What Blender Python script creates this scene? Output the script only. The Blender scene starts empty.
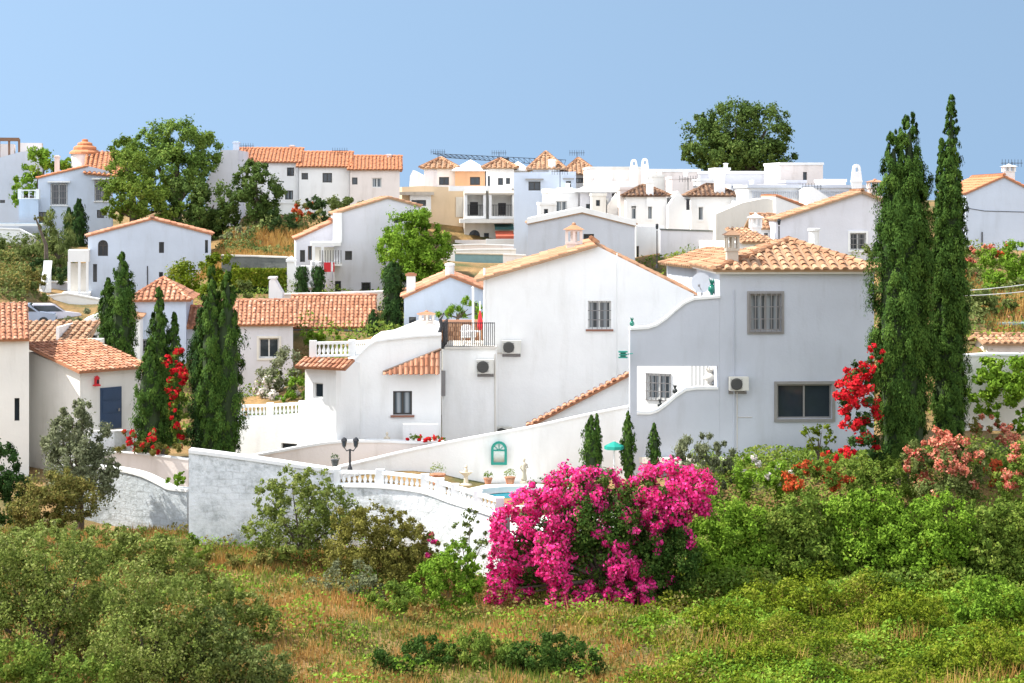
import bpy, math, random
import numpy as np
from mathutils import Vector, Matrix
from mathutils.geometry import tessellate_polygon
random.seed(7); RNG=np.random.default_rng(7)
F=1800.0; CX=512.0; YH=200.0; CZ=14.0
sc=bpy.context.scene; COL=sc.collection
def R(d): return math.radians(d)
def P(px,py,Y): return Vector(((px-CX)/F*Y, Y, CZ+(YH-py)/F*Y))
# ---------------- camera, world, sun ----------------
cam=bpy.data.cameras.new('camera'); co=bpy.data.objects.new('camera',cam); COL.objects.link(co)
cam.sensor_width=36; cam.lens=36*F/1024; cam.shift_y=-(341.5-YH)/1024; cam.clip_end=20000; cam.clip_start=.5
co.location=(0,0,CZ); co.rotation_euler=(R(90),0,0); sc.camera=co
SUN_EL=50.0; SUN_PHI=-4.0
w=bpy.data.worlds.new('World'); sc.world=w; w.use_nodes=True
nt=w.node_tree; bg=nt.nodes['Background']; sky=nt.nodes.new('ShaderNodeTexSky')
sky.sky_type='NISHITA'; sky.sun_disc=False; sky.sun_elevation=R(SUN_EL); sky.air_density=1.0; sky.dust_density=0.6; sky.ozone_density=3.0; sky.altitude=200
sd=Vector((-math.cos(R(SUN_PHI))*math.cos(R(SUN_EL)), -math.sin(R(SUN_PHI))*math.cos(R(SUN_EL)), math.sin(R(SUN_EL))))
sky.sun_rotation=math.atan2(sd.x,sd.y)
gc_=nt.nodes.new('ShaderNodeTexCoord'); mpv=nt.nodes.new('ShaderNodeMapping'); mpv.inputs['Scale'].default_value=(1,1,.45); mpv.inputs['Location'].default_value=(0,0,.55)
nt.links.new(gc_.outputs['Generated'],mpv.inputs[0]); nrm=nt.nodes.new('ShaderNodeVectorMath'); nrm.operation='NORMALIZE'; nt.links.new(mpv.outputs[0],nrm.inputs[0]); nt.links.new(nrm.outputs[0],sky.inputs[0])
hs=nt.nodes.new('ShaderNodeHueSaturation'); hs.inputs['Saturation'].default_value=.88; hs.inputs['Value'].default_value=.75
tn=nt.nodes.new('ShaderNodeMix'); tn.data_type='RGBA'; tn.blend_type='MULTIPLY'; tn.inputs[0].default_value=1; tn.inputs[7].default_value=(.97,.995,.87,1); nt.links.new(hs.outputs[0],tn.inputs[6])
nt.links.new(sky.outputs[0],hs.inputs['Color'])
# added unseen cloud layer behind the camera brightens shaded fronts; clear sky over the town
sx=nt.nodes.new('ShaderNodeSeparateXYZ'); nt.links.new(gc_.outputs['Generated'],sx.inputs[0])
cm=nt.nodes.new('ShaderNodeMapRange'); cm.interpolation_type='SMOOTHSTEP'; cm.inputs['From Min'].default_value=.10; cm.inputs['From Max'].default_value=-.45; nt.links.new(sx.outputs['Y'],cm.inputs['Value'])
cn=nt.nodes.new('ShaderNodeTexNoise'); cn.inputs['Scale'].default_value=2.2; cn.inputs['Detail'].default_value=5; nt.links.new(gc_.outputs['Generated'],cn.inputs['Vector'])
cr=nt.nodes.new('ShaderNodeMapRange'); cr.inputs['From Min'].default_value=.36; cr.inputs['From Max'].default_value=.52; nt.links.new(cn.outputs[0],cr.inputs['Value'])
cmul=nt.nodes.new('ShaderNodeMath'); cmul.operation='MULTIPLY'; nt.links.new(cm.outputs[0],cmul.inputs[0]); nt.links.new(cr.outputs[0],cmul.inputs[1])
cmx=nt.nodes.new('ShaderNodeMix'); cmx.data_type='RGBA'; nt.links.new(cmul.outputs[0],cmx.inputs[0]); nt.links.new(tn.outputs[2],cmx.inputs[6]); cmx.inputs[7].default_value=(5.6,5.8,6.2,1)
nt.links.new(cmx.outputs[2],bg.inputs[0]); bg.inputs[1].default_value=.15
L=bpy.data.lights.new('sun','SUN'); L.energy=3.6; L.angle=R(.53); L.color=(1,.95,.86)
lo=bpy.data.objects.new('sun',L); COL.objects.link(lo); lo.rotation_euler=sd.to_track_quat('Z','Y').to_euler(); lo.location=(0,0,60)
sc.view_settings.view_transform='Standard'; sc.view_settings.look='None'; sc.view_settings.exposure=1.3; sc.view_settings.gamma=1
sc.render.engine='CYCLES'; sc.cycles.max_bounces=6; sc.cycles.diffuse_bounces=4; sc.cycles.transparent_max_bounces=8
# ---------------- materials ----------------
MC={}
def base(name):
    m=bpy.data.materials.new(name); m.use_nodes=True
    b=m.node_tree.nodes['Principled BSDF']; return m,m.node_tree,b
def ramp(nt,stops,interp='LINEAR'):
    r=nt.nodes.new('ShaderNodeValToRGB'); e=r.color_ramp.elements; r.color_ramp.interpolation=interp
    while len(e)<len(stops): e.new(.5)
    for i,(p,c) in enumerate(stops): e[i].position=p; e[i].color=(*c,1)
    return r
def noise(nt,scale,detail=3,rough=.55,vec=None):
    n=nt.nodes.new('ShaderNodeTexNoise'); n.inputs['Scale'].default_value=scale; n.inputs['Detail'].default_value=detail; n.inputs['Roughness'].default_value=rough
    if vec: nt.links.new(vec,n.inputs['Vector'])
    return n
def mixc(nt,fac,a,b,mode='MIX'):
    m=nt.nodes.new('ShaderNodeMix'); m.data_type='RGBA'; m.blend_type=mode
    for sock,val in ((m.inputs[0],fac),(m.inputs[6],a),(m.inputs[7],b)):
        if hasattr(val,'links'): nt.links.new(val,sock)
        elif isinstance(val,(int,float)): sock.default_value=val
        else: sock.default_value=(*val,1)
    return m.outputs[2]
def stucco(name,col,stain=(.55,.52,.46),amt=.35,rough_wall=False):
    if name in MC: return MC[name]
    m,nt,b=base(name)
    tc=nt.nodes.new('ShaderNodeTexCoord').outputs['Object']
    mp=nt.nodes.new('ShaderNodeMapping'); mp.inputs['Scale'].default_value=(1.6,1.6,.28); nt.links.new(tc,mp.inputs[0])
    n=noise(nt,1.0,6,.62,mp.outputs[0]); r=ramp(nt,[(.52,(0,0,0)),(.82,(1,1,1))]); nt.links.new(n.outputs[0],r.inputs[0])
    n2=noise(nt,.35,4,.6,tc); r2=ramp(nt,[(.35,(.90,.90,.90)),(.65,(1,1,1))]); nt.links.new(n2.outputs[0],r2.inputs[0])
    f=nt.nodes.new('ShaderNodeMath'); f.operation='MULTIPLY'; f.inputs[1].default_value=amt; nt.links.new(r.outputs[0],f.inputs[0])
    c=mixc(nt,f.outputs[0],col,tuple(a*s for a,s in zip(col,stain))); c=mixc(nt,1.0,c,r2.outputs[0],'MULTIPLY')
    nt.links.new(c,b.inputs['Base Color']); b.inputs['Roughness'].default_value=.85; b.inputs['Specular IOR Level'].default_value=.15
    bp=nt.nodes.new('ShaderNodeBump'); bp.inputs['Strength'].default_value=.35; bp.inputs['Distance'].default_value=.03
    n3=noise(nt,7,5,.7,tc); nt.links.new(n3.outputs[0],bp.inputs['Height']); nt.links.new(bp.outputs[0],b.inputs['Normal'])
    MC[name]=m; return m
def stonewall(name,col,dark=(.36,.37,.36),amt=.5,line=.78,stain_lo=.47):
    if name in MC: return MC[name]
    m,nt,b=base(name)
    tc=nt.nodes.new('ShaderNodeTexCoord').outputs['Object']
    nz=noise(nt,1.3,3,.5,tc); add=nt.nodes.new('ShaderNodeMix'); add.data_type='VECTOR'; add.inputs[0].default_value=.24
    nt.links.new(tc,add.inputs[4]); nt.links.new(nz.outputs['Color'],add.inputs[5])
    sep=nt.nodes.new('ShaderNodeMapping'); sep.inputs['Rotation'].default_value=(R(90),0,0); sep.inputs['Scale'].default_value=(1,1,1); nt.links.new(add.outputs[1],sep.inputs[0])
    br=nt.nodes.new('ShaderNodeTexBrick'); br.inputs['Scale'].default_value=1.0; br.inputs['Brick Width'].default_value=.36; br.inputs['Row Height'].default_value=.17
    br.inputs['Mortar Size'].default_value=.022; br.inputs['Mortar Smooth'].default_value=.6
    br.inputs['Color1'].default_value=(1,1,1,1); br.inputs['Color2'].default_value=(.92,.93,.94,1); br.inputs['Mortar'].default_value=(line,line,line,1)
    nt.links.new(sep.outputs[0],br.inputs['Vector'])
    n=noise(nt,.9,7,.7,tc); r=ramp(nt,[(stain_lo,(0,0,0)),(.68,(1,1,1))]); nt.links.new(n.outputs[0],r.inputs[0])
    n4=noise(nt,6,5,.75,tc); r4=ramp(nt,[(.36,(.15,.15,.15)),(.56,(1,1,1))]); nt.links.new(n4.outputs[0],r4.inputs[0])
    f=nt.nodes.new('ShaderNodeMath'); f.operation='MULTIPLY'; nt.links.new(r.outputs[0],f.inputs[0]); nt.links.new(r4.outputs[0],f.inputs[1])
    g=nt.nodes.new('ShaderNodeMath'); g.operation='MULTIPLY'; g.inputs[1].default_value=amt; nt.links.new(f.outputs[0],g.inputs[0])
    c=mixc(nt,g.outputs[0],col,dark)
    # brick joints show only in patches
    n5=noise(nt,.5,3,.5,tc); r5=ramp(nt,[(.48,(0,0,0)),(.60,(1,1,1))]); nt.links.new(n5.outputs[0],r5.inputs[0])
    c=mixc(nt,r5.outputs[0],c,mixc(nt,1.0,c,br.outputs['Color'],'MULTIPLY'))
    nt.links.new(c,b.inputs['Base Color']); b.inputs['Roughness'].default_value=.9
    bp=nt.nodes.new('ShaderNodeBump'); bp.inputs['Strength'].default_value=.8; bp.inputs['Distance'].default_value=.06
    n3=noise(nt,4,6,.75,tc); nt.links.new(n3.outputs[0],bp.inputs['Height']); nt.links.new(bp.outputs[0],b.inputs['Normal'])
    MC[name]=m; return m
def rndmat(name,stops,rough=.8,transl=0.,spec=.3,extra=0.):
    """colour picked per face by the 'rnd' attribute"""
    if name in MC: return MC[name]
    m,nt,b=base(name)
    at=nt.nodes.new('ShaderNodeAttribute'); at.attribute_name='rnd'
    n=len(stops); r=ramp(nt,[(i/(n-1),c) for i,c in enumerate(stops)]); nt.links.new(at.outputs['Fac'],r.inputs[0])
    out=r.outputs[0]
    if extra:
        tc=nt.nodes.new('ShaderNodeTexCoord').outputs['Object']; n2=noise(nt,1.2,4,.6,tc)
        r2=ramp(nt,[(.3,(1-extra,)*3),(.7,(1,1,1))]); nt.links.new(n2.outputs[0],r2.inputs[0]); out=mixc(nt,1.0,out,r2.outputs[0],'MULTIPLY')
    nt.links.new(out,b.inputs['Base Color']); b.inputs['Roughness'].default_value=rough; b.inputs['Specular IOR Level'].default_value=(.06 if transl else spec)
    if transl:
        tr=nt.nodes.new('ShaderNodeBsdfTranslucent'); nt.links.new(out,tr.inputs[0]); mx=nt.nodes.new('ShaderNodeMixShader'); mx.inputs[0].default_value=transl
        nt.links.new(b.outputs[0],mx.inputs[1]); nt.links.new(tr.outputs[0],mx.inputs[2]); nt.links.new(mx.outputs[0],nt.nodes['Material Output'].inputs[0])
    MC[name]=m; return m
def plain(name,col,rough=.6,metal=0.,spec=.4,bump=0.,var=.15):
    if name in MC: return MC[name]
    m,nt,b=base(name)
    tc=nt.nodes.new('ShaderNodeTexCoord').outputs['Object']; n=noise(nt,3,4,.6,tc)
    r=ramp(nt,[(.3,tuple(c*(1-var) for c in col)),(.7,col)]); nt.links.new(n.outputs[0],r.inputs[0]); nt.links.new(r.outputs[0],b.inputs['Base Color'])
    b.inputs['Roughness'].default_value=rough; b.inputs['Metallic'].default_value=metal; b.inputs['Specular IOR Level'].default_value=spec
    MC[name]=m; return m
WHITE=stucco('white_plaster',(.84,.845,.84),amt=.32)
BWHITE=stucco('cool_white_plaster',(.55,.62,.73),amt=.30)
CREAM=stucco('cream_plaster',(.80,.78,.73),amt=.4)
PINKW=stucco('pinkish_plaster',(.80,.73,.69),amt=.45)
LILAC=stucco('lilac_white_plaster',(.70,.70,.75),amt=.4)
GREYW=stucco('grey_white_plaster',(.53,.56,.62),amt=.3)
GREYC=stucco('warm_grey_plaster',(.66,.63,.58),amt=.4)
BEIGE=stucco('beige_plaster',(.72,.56,.38),amt=.3)
PEACH=stucco('peach_plaster',(.72,.42,.24),amt=.2)
CHIMC=stucco('old_cream_plaster',(.52,.47,.40),amt=.6)
TEALW=plain('teal_wall_paint',(.22,.36,.38))
LIMEW=stonewall('whitewashed_stone',(.80,.83,.86),dark=(.26,.29,.29),amt=.9,stain_lo=.42)
GREYSTONE=stonewall('grey_blue_washed_stone',(.56,.61,.65),dark=(.16,.18,.17),amt=.75,stain_lo=.4)
DARKSTONE=stonewall('dark_hillside_stone',(.16,.17,.16),dark=(.07,.08,.07),amt=.8)
TILE_O=rndmat('orange_clay_tile',[(.30,.14,.09),(.43,.18,.10),(.54,.25,.145),(.62,.32,.20),(.49,.22,.13),(.64,.42,.30)],.8,spec=.2,extra=.25)
TILE_P=rndmat('pale_clay_tile',[(.42,.20,.11),(.52,.28,.16),(.60,.37,.23),(.46,.25,.14),(.33,.18,.11)],.8,spec=.2,extra=.35)
TILE_B=rndmat('brown_clay_tile',[(.13,.07,.045),(.24,.13,.08),(.36,.22,.14),(.10,.065,.05)],.85,spec=.2,extra=.3)
TILE_F=rndmat('far_orange_tile',[(.54,.20,.09),(.62,.27,.14),(.58,.23,.11)],.8,spec=.2,extra=.15)
UNDER=plain('clay_underlay',(.38,.17,.09))
UNDERP=plain('pale_clay_underlay',(.40,.25,.15))
UNDERB=plain('brown_clay_underlay',(.12,.07,.045))
GLASS=plain('window_glass',(.03,.04,.05),.08,0,.6)
BLUEGLASS=plain('curtain_behind_glass',(.16,.20,.24),.2,0,.6)
def _folds():
    nt=BLUEGLASS.node_tree; b=nt.nodes['Principled BSDF']; tc=nt.nodes.new('ShaderNodeTexCoord').outputs['Object']; wv=nt.nodes.new('ShaderNodeTexWave'); wv.inputs['Scale'].default_value=1.1; wv.inputs['Distortion'].default_value=6; wv.inputs['Detail'].default_value=1.5; wv.inputs['Detail Scale'].default_value=.6
    mp=nt.nodes.new('ShaderNodeMapping'); mp.inputs['Scale'].default_value=(1,1,.08); nt.links.new(tc,mp.inputs[0]); nt.links.new(mp.outputs[0],wv.inputs[0])
    r=ramp(nt,[(.2,(.05,.065,.075)),(.6,(.17,.20,.23)),(.9,(.30,.33,.35))]); nt.links.new(wv.outputs['Fac'],r.inputs[0]); nt.links.new(r.outputs[0],b.inputs['Base Color'])
_folds()
FRW=plain('white_window_frame',(.72,.72,.70)); FRD=plain('dark_window_frame',(.05,.045,.04)); FRG=plain('grey_metal_frame',(.32,.31,.30),.5,.4)
BAR_D=plain('dark_iron',(.05,.05,.055),.5,.6); BAR_G=plain('grey_iron',(.26,.25,.25),.5,.4); BAR_R=plain('rust_red_iron',(.28,.13,.09),.6,.2)
NAVY=plain('navy_paint',(.03,.06,.12),.4); BROWNW=plain('brown_wood',(.22,.12,.07),.6)
ACW=plain('aircon_casing',(.66,.65,.60),.5); ACD=plain('aircon_grille',(.08,.08,.075),.6)
TEAL=plain('teal_green_paint',(.02,.30,.24),.4); TEALD=plain('dark_teal_paint',(.03,.16,.15),.4)
GREENG=plain('green_glaze',(.01,.17,.12),.15,0,.6); BLK=plain('black_glaze',(.03,.035,.035),.3)
PALEST=plain('pale_garden_stone',(.66,.58,.45),.9); RED=plain('red_cloth',(.62,.03,.04),.8); WHC=plain('white_plastic',(.80,.80,.79),.4); REDA=plain('red_striped_awning_cloth',(.52,.12,.07),.8)
AWN=plain('green_awning_cloth',(.05,.16,.17),.8); MIRR=plain('mirror_glass',(.55,.65,.66),.12,.7)
BARK=plain('bark',(.13,.10,.075),.95,var=.4); BARKP=plain('pale_bark',(.28,.24,.19),.95,var=.4)
# ---------------- mesh accumulator ----------------
class MB:
    def __init__(s): s.v=[]; s.f=[]; s.r=[]; s.m=[]
    def face(s,pts,r=None,m=0):
        i=len(s.v); s.v.extend([tuple(p) for p in pts]); s.f.append(tuple(range(i,i+len(pts)))); s.r.append(random.random() if r is None else r); s.m.append(m)
    def add(s,vs,fs,m=0,r=None):
        i=len(s.v); s.v.extend([tuple(p) for p in vs])
        for f in fs: s.f.append(tuple(i+k for k in f)); s.r.append(random.random() if r is None else r); s.m.append(m)
    def box(s,a,b,m=0,r=None):
        x0,y0,z0=(min(a[i],b[i]) for i in range(3)); x1,y1,z1=(max(a[i],b[i]) for i in range(3))
        s.add([(x0,y0,z0),(x1,y0,z0),(x1,y1,z0),(x0,y1,z0),(x0,y0,z1),(x1,y0,z1),(x1,y1,z1),(x0,y1,z1)],
              [(0,3,2,1),(4,5,6,7),(0,1,5,4),(1,2,6,5),(2,3,7,6),(3,0,4,7)],m,r)
    def tube(s,pts,rad,n=6,m=0,cap=True,r=None):
        pts=[Vector(p) for p in pts]; rad=rad if isinstance(rad,(list,tuple)) else [rad]*len(pts); vs=[];fs=[]
        for i,p in enumerate(pts):
            d=(pts[min(i+1,len(pts)-1)]-pts[max(i-1,0)]).normalized(); a=d.orthogonal().normalized() if abs(d.z)<.9 else Vector((1,0,0)); a=(a-d*a.dot(d)).normalized(); b=d.cross(a)
            for k in range(n): t=2*math.pi*k/n; vs.append(p+(a*math.cos(t)+b*math.sin(t))*rad[i])
        for i in range(len(pts)-1):
            for k in range(n): fs.append((i*n+k,i*n+(k+1)%n,(i+1)*n+(k+1)%n,(i+1)*n+k))
        if cap: fs.append(tuple(range(n-1,-1,-1))); fs.append(tuple(range((len(pts)-1)*n,len(pts)*n)))
        s.add(vs,fs,m,r)
    def lathe(s,prof,c=(0,0,0),n=10,m=0):
        vs=[];fs=[]
        for (r,z) in prof:
            for k in range(n): t=2*math.pi*k/n; vs.append((c[0]+r*math.cos(t),c[1]+r*math.sin(t),c[2]+z))
        for i in range(len(prof)-1):
            for k in range(n): fs.append((i*n+k,i*n+(k+1)%n,(i+1)*n+(k+1)%n,(i+1)*n+k))
        fs.append(tuple(range(n-1,-1,-1))); fs.append(tuple(range((len(prof)-1)*n,len(prof)*n)))
        s.add(vs,fs,m)
    def prism(s,outline,holes,v0,v1,reveal=None,back=True,m=0):
        """outline, holes in (u,z); front at v0, back at v1"""
        loops=[[Vector((p[0],p[1],0)) for p in outline]]+[[Vector((p[0],p[1],0)) for p in h] for h in holes]
        flat=[p for l in loops for p in l]
        for t in tessellate_polygon(loops):
            pts=[(flat[i].x,v0,flat[i].y) for i in t]
            n=(Vector(pts[1])-Vector(pts[0])).cross(Vector(pts[2])-Vector(pts[0]))
            if n.y>0: pts.reverse()
            s.face(pts,m=m)
        if back:
            thru=reveal is None or reveal>=v1-v0-1e-6
            for t in tessellate_polygon(loops if thru else [loops[0]]):
                pts=[(flat[i].x,v1,flat[i].y) for i in t]; n=(Vector(pts[1])-Vector(pts[0])).cross(Vector(pts[2])-Vector(pts[0]))
                if n.y<0: pts.reverse()
                s.face(pts,m=m)
        ar=sum(outline[i][0]*outline[(i+1)%len(outline)][1]-outline[(i+1)%len(outline)][0]*outline[i][1] for i in range(len(outline)))
        o=outline if ar>0 else outline[::-1]; n=len(o)
        for i in range(n):
            a,b=o[i],o[(i+1)%n]; s.face([(a[0],v0,a[1]),(a[0],v1,a[1]),(b[0],v1,b[1]),(b[0],v0,b[1])],m=m)
        rv=v0+(reveal or (v1-v0))
        for h in holes:
            for i in range(len(h)):
                a,b=h[i],h[(i+1)%len(h)]; s.face([(a[0],v0,a[1]),(b[0],v0,b[1]),(b[0],rv,b[1]),(a[0],rv,a[1])],m=m)
def build(name,mb,mats,parent=None,smooth=False):
    me=bpy.data.meshes.new(name); me.from_pydata(mb.v,[],mb.f)
    for m in (mats if isinstance(mats,(list,tuple)) else [mats]): me.materials.append(m)
    if len(me.materials)>1: me.polygons.foreach_set('material_index',mb.m)
    a=me.attributes.new('rnd','FLOAT','FACE'); a.data.foreach_set('value',mb.r)
    if smooth: me.polygons.foreach_set('use_smooth',[True]*len(me.polygons))
    o=bpy.data.objects.new(name,me); COL.objects.link(o)
    if parent: o.parent=parent
    return o
def tag(o,label,cat,group=None,kind=None):
    if label: o['label']=label
    if cat: o['category']=cat
    if group: o['group']=group
    if kind: o['kind']=kind
    return o
class T:
    """a thing: an Empty at its base, with a facade frame (u right, v into depth, z up)"""
    def __init__(s,name,label,cat,px,py,Y,a=0,group=None):
        s.o=bpy.data.objects.new(name,None); COL.objects.link(s.o); s.o.empty_display_size=.3
        s.p=P(px,py,Y); s.a=R(a); s.c=math.cos(s.a); s.s=math.sin(s.a)
        s.o.location=s.p; s.o.rotation_euler=(0,0,s.a); tag(s.o,label,cat,group,'thing')
    def uz(s,px,py,v=0.):
        dx=(px-CX)/F; x0,y0=s.p.x,s.p.y; t=(v+(-s.s*x0+s.c*y0))/(-s.s*dx+s.c); x=t*dx
        return ((x-x0)*s.c+(t-y0)*s.s, CZ+(YH-py)/F*t-s.p.z)
    def sidev(s,px,u):
        """v of the point on the side wall plane u seen at column px"""
        dx=(px-CX)/F; x0,y0=s.p.x,s.p.y   # (t*dx-x0)*c+(t-y0)*s=u
        t=(u+x0*s.c+y0*s.s)/(dx*s.c+s.s); return -(t*dx-x0)*s.s+(t-y0)*s.c
    def loc(s,P3):
        d=Vector(P3)-s.p; return Vector((d.x*s.c+d.y*s.s,-d.x*s.s+d.y*s.c,d.z))
    def part(s,name,mb,mats,parent=None,label=None,smooth=False):
        o=build(name,mb,mats,parent or s.o,smooth)
        if label: o['label']=label
        return o
    def px2(s,pts,v=0.): return [s.uz(a,b,v) for a,b in pts]
    def facade(s,outline,D,wins=(),mat=None,v=0.,name='wall',parent=None,ext=2.5,label=None):
        """outline in pixels, its lowest points pushed ext metres into the ground"""
        o=s.px2(outline,v); zm=min(p[1] for p in o); o=[(u,z-ext) if z<zm+.35 else (u,z) for u,z in o]
        holes=[];todo=[]
        for wv in wins:
            x0,y0,x1,y1=wv[:4]; st=wv[4]
            a=s.uz(x0,y1,v); b=s.uz(x1,y0,v)
            if 'flush' in wv[4:]: todo.append((a,b,wv,True)); continue
            if 'arch' in st:
                rr=(b[0]-a[0])/2; cx=(a[0]+b[0])/2; h=[(a[0],a[1]),(b[0],a[1])]+[(cx+rr*math.cos(R(t)),b[1]-rr+rr*math.sin(R(t))) for t in range(0,181,20)]
            else: h=[(a[0],a[1]),(b[0],a[1]),(b[0],b[1]),(a[0],b[1])]
            holes.append(h); todo.append((a,b,wv,False))
        mb=MB(); mb.prism(o,holes,v,v+D,reveal=min(.3,D*.5)); w=s.part(name,mb,mat or WHITE,parent,label)
        for a,b,wv,fl in todo: s.window(a,b,v-(.2 if fl else 0),wv[4],wv[5] if len(wv)>5 and wv[5]!='flush' else None,parent)
        return w
    def window(s,a,b,v,st,label=None,parent=None):
        u0,z0=a;u1,z1=b; W=u1-u0;H=z1-z0; fm=FRW; pm=GLASS; nm='window'
        if 'dark' in st: fm=FRD
        if 'grey' in st: fm=FRG
        if 'blind' in st: pm=BLUEGLASS
        if 'door' in st: nm='door'
        fw=min(.07,W*.12); mb=MB(); f0,f1=v+.12,v+.19
        top=z1 if 'arch' not in st else z1-W/2
        mb.box((u0,f0,z0),(u0+fw,f1,top)); mb.box((u1-fw,f0,z0),(u1,f1,top)); mb.box((u0+fw,f0,z0),(u1-fw,f1,z0+fw)); mb.box((u0+fw,f0,top-fw),(u1-fw,f1,top))
        if 'slit' not in st and W>.5: mb.box(((u0+u1)/2-fw*.5,f0+.005,z0+fw),((u0+u1)/2+fw*.5,f1-.005,top-fw))
        if 'arch' in st:
            for t in (45,90,135): mb.tube([((u0+u1)/2,f0+.03,top),((u0+u1)/2+W/2*math.cos(R(t)),f0+.03,top+W/2*math.sin(R(t)))],fw*.3,4)
        if 'door' in st and 'glass' not in st:
            n=6
            for k in range(n): mb.box((u0+fw,f0+.02,z0+fw+(H-2*fw)*k/n+.02),(u1-fw,f1-.01,z0+fw+(H-2*fw)*(k+1)/n-.02))
        w=s.part(nm,mb,NAVY if 'navy' in st else (BROWNW if 'wood' in st else fm),parent,label)
        mb=MB()
        if 'arch' in st:
            pts=[(u0,z0),(u1,z0)]+[((u0+u1)/2+W/2*math.cos(R(t)),top+W/2*math.sin(R(t))) for t in range(0,181,20)]
            mb.face([(p[0],v+.17,p[1]) for p in pts])
        else: mb.box((u0+.005,v+.165,z0+.005),(u1-.005,v+.175,z1-.005))
        s.part('pane' if nm=='window' else 'door_leaf',mb,NAVY if 'navy' in st else pm,w)
        if 'grille' in st:
            mb=MB(); n=max(3,int(W/.18)); q=.10 if 'out' in st else .02
            for k in range(n+1):
                u=u0-.02+(W+.04)*k/n; mb.box((u-.014,v-q-.02,z0-.03),(u+.014,v-q+.01,z1+.03))
            for zz in (z0-.03,z0+H*.33,z0+H*.66,z1+.03): mb.box((u0-.05,v-q-.024,zz-.016),(u1+.05,v-q+.014,zz+.016))
            s.part('grille',mb,BAR_G if 'light' in st else BAR_D,w)
        if 'sill' in st:
            mb=MB(); mb.box((u0-.1,v-.1,z0-.09),(u1+.1,v+.1,z0-.005)); s.part('sill',mb,BAR_R if 'redsill' in st else WHITE,w)
        if 'surround' in st:
            mb=MB(); q=.12
            mb.box((u0-q,v-.05,z0-q),(u0-.003,v+.04,z1+q)); mb.box((u1+.003,v-.05,z0-q),(u1+q,v+.04,z1+q)); mb.box((u0-.003,v-.05,z1+.003),(u1+.003,v+.04,z1+q)); mb.box((u0-.003,v-.055,z0-q),(u1+.003,v+.04,z0-.003)); s.part('surround',mb,CREAM if 'cream' in st else FRG if 'grey' in st else WHITE,w)
        if 'ledge' in st:
            mb=MB(); mb.box((u0-.25,v-.4,z1+.12),(u1+.25,v+.02,z1+.24)); s.part('canopy',mb,FRG if 'dkledge' in st else WHITE,w)
        return w
def tiles(mb,poly,pitch=.3,row=.42,r0=.5):
    """clay cover tiles over a convex planar polygon whose first edge is the eave"""
    p=[Vector(q) for q in poly]; e=(p[1]-p[0]).normalized(); n=Vector((0,0,0))
    for i in range(len(p)): n+=p[i].cross(p[(i+1)%len(p)])
    n.normalize()
    if n.z<0: n=-n
    s=n.cross(e); cen=sum(p,Vector())/len(p)
    if (cen-p[0]).dot(s)<0: s=-s
    q=[((a-p[0]).dot(e),(a-p[0]).dot(s)) for a in p]; umin=min(a[0] for a in q); umax=max(a[0] for a in q)
    # slab under the tiles
    N=len(p); top=[a+n*.01 for a in p]; bot=[a-n*.09 for a in p]
    mb.add(top+bot,[tuple(range(N)),tuple(range(2*N-1,N-1,-1))]+[(i,(i+1)%N,N+(i+1)%N,N+i) for i in range(N)],1)
    k=0; nc=max(1,round((umax-umin)/pitch)); pt=(umax-umin)/nc; rad=pt*.34
    for k in range(nc):
        u=umin+(k+.5)*pt+.0003; hit=[]
        for i in range(N):
            a,b=q[i],q[(i+1)%N]
            if (a[0]-u)*(b[0]-u)<0: hit.append(a[1]+(b[1]-a[1])*(u-a[0])/(b[0]-a[0]))
        if len(hit)<2: continue
        lo,hi=min(hit),max(hit); lo-=.05; nr=max(1,math.ceil((hi-lo)/row)); crow=random.random()*.25
        for j in range(nr):
            a=lo+j*row; b=min(a+row*1.1,hi)
            if b-a<.04: continue
            jit=random.uniform(-.02,.02); C=p[0]+e*(u+jit); pts=[]
            hj=random.uniform(-.012,.015)
            for (vv,hh,rr) in ((a-random.uniform(0,.04),.05+hj,rad),(b,.015+hj,rad*.86)):
                for t in (0,45,90,135,180): pts.append(C+s*vv+e*(rr*math.cos(R(t)))+n*(hh+rr*.68*math.sin(R(t))))
            fs=[(i,i+5,i+6,i+1) for i in range(4)]
            if j==0: fs.append((0,1,2,3,4))
            mb.add(pts,fs,0,min(1,max(0,random.random()*.8+crow)))
def ridge(mb,A,B,r=.13,L=.4):
    A=Vector(A);B=Vector(B); n=max(1,int((B-A).length/L)); d=(B-A)/n; e=d.normalized(); s=e.cross(Vector((0,0,1))).normalized(); up=s.cross(e)
    for k in range(n):
        pts=[]
        for (c,rr,h) in ((A+d*k,r,.03),(A+d*(k+1.1),r*.85,0)):
            for t in (0,45,90,135,180): pts.append(c+s*rr*math.cos(R(t))+up*(h+rr*math.sin(R(t))))
        mb.add(pts,[(i,i+5,i+6,i+1) for i in range(4)]+[(0,1,2,3,4)],0)
def roof(t,polys,mat=TILE_O,under=UNDER,pitch=.3,row=.42,ridges=(),name='roof',parent=None,label=None):
    mb=MB()
    for p in polys: tiles(mb,p,pitch,row)
    for a,b in ridges: ridge(mb,a,b,max(.12,pitch*.42))
    return t.part(name,mb,[mat,under],parent,label)
def slope(uL,zL,uH,zH,v0,v1,ov=.25,lift=.1):
    """roof plane falling from (uH,zH) to (uL,zL), eave running in depth; overhangs down the slope"""
    d=Vector((uL-uH,zL-zH)); d.normalize(); uE=uL+d.x*ov; zE=zL+d.y*ov
    return [(uE,v0,zE+lift),(uE,v1,zE+lift),(uH,v1,zH+lift),(uH,v0,zH+lift)]
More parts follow.
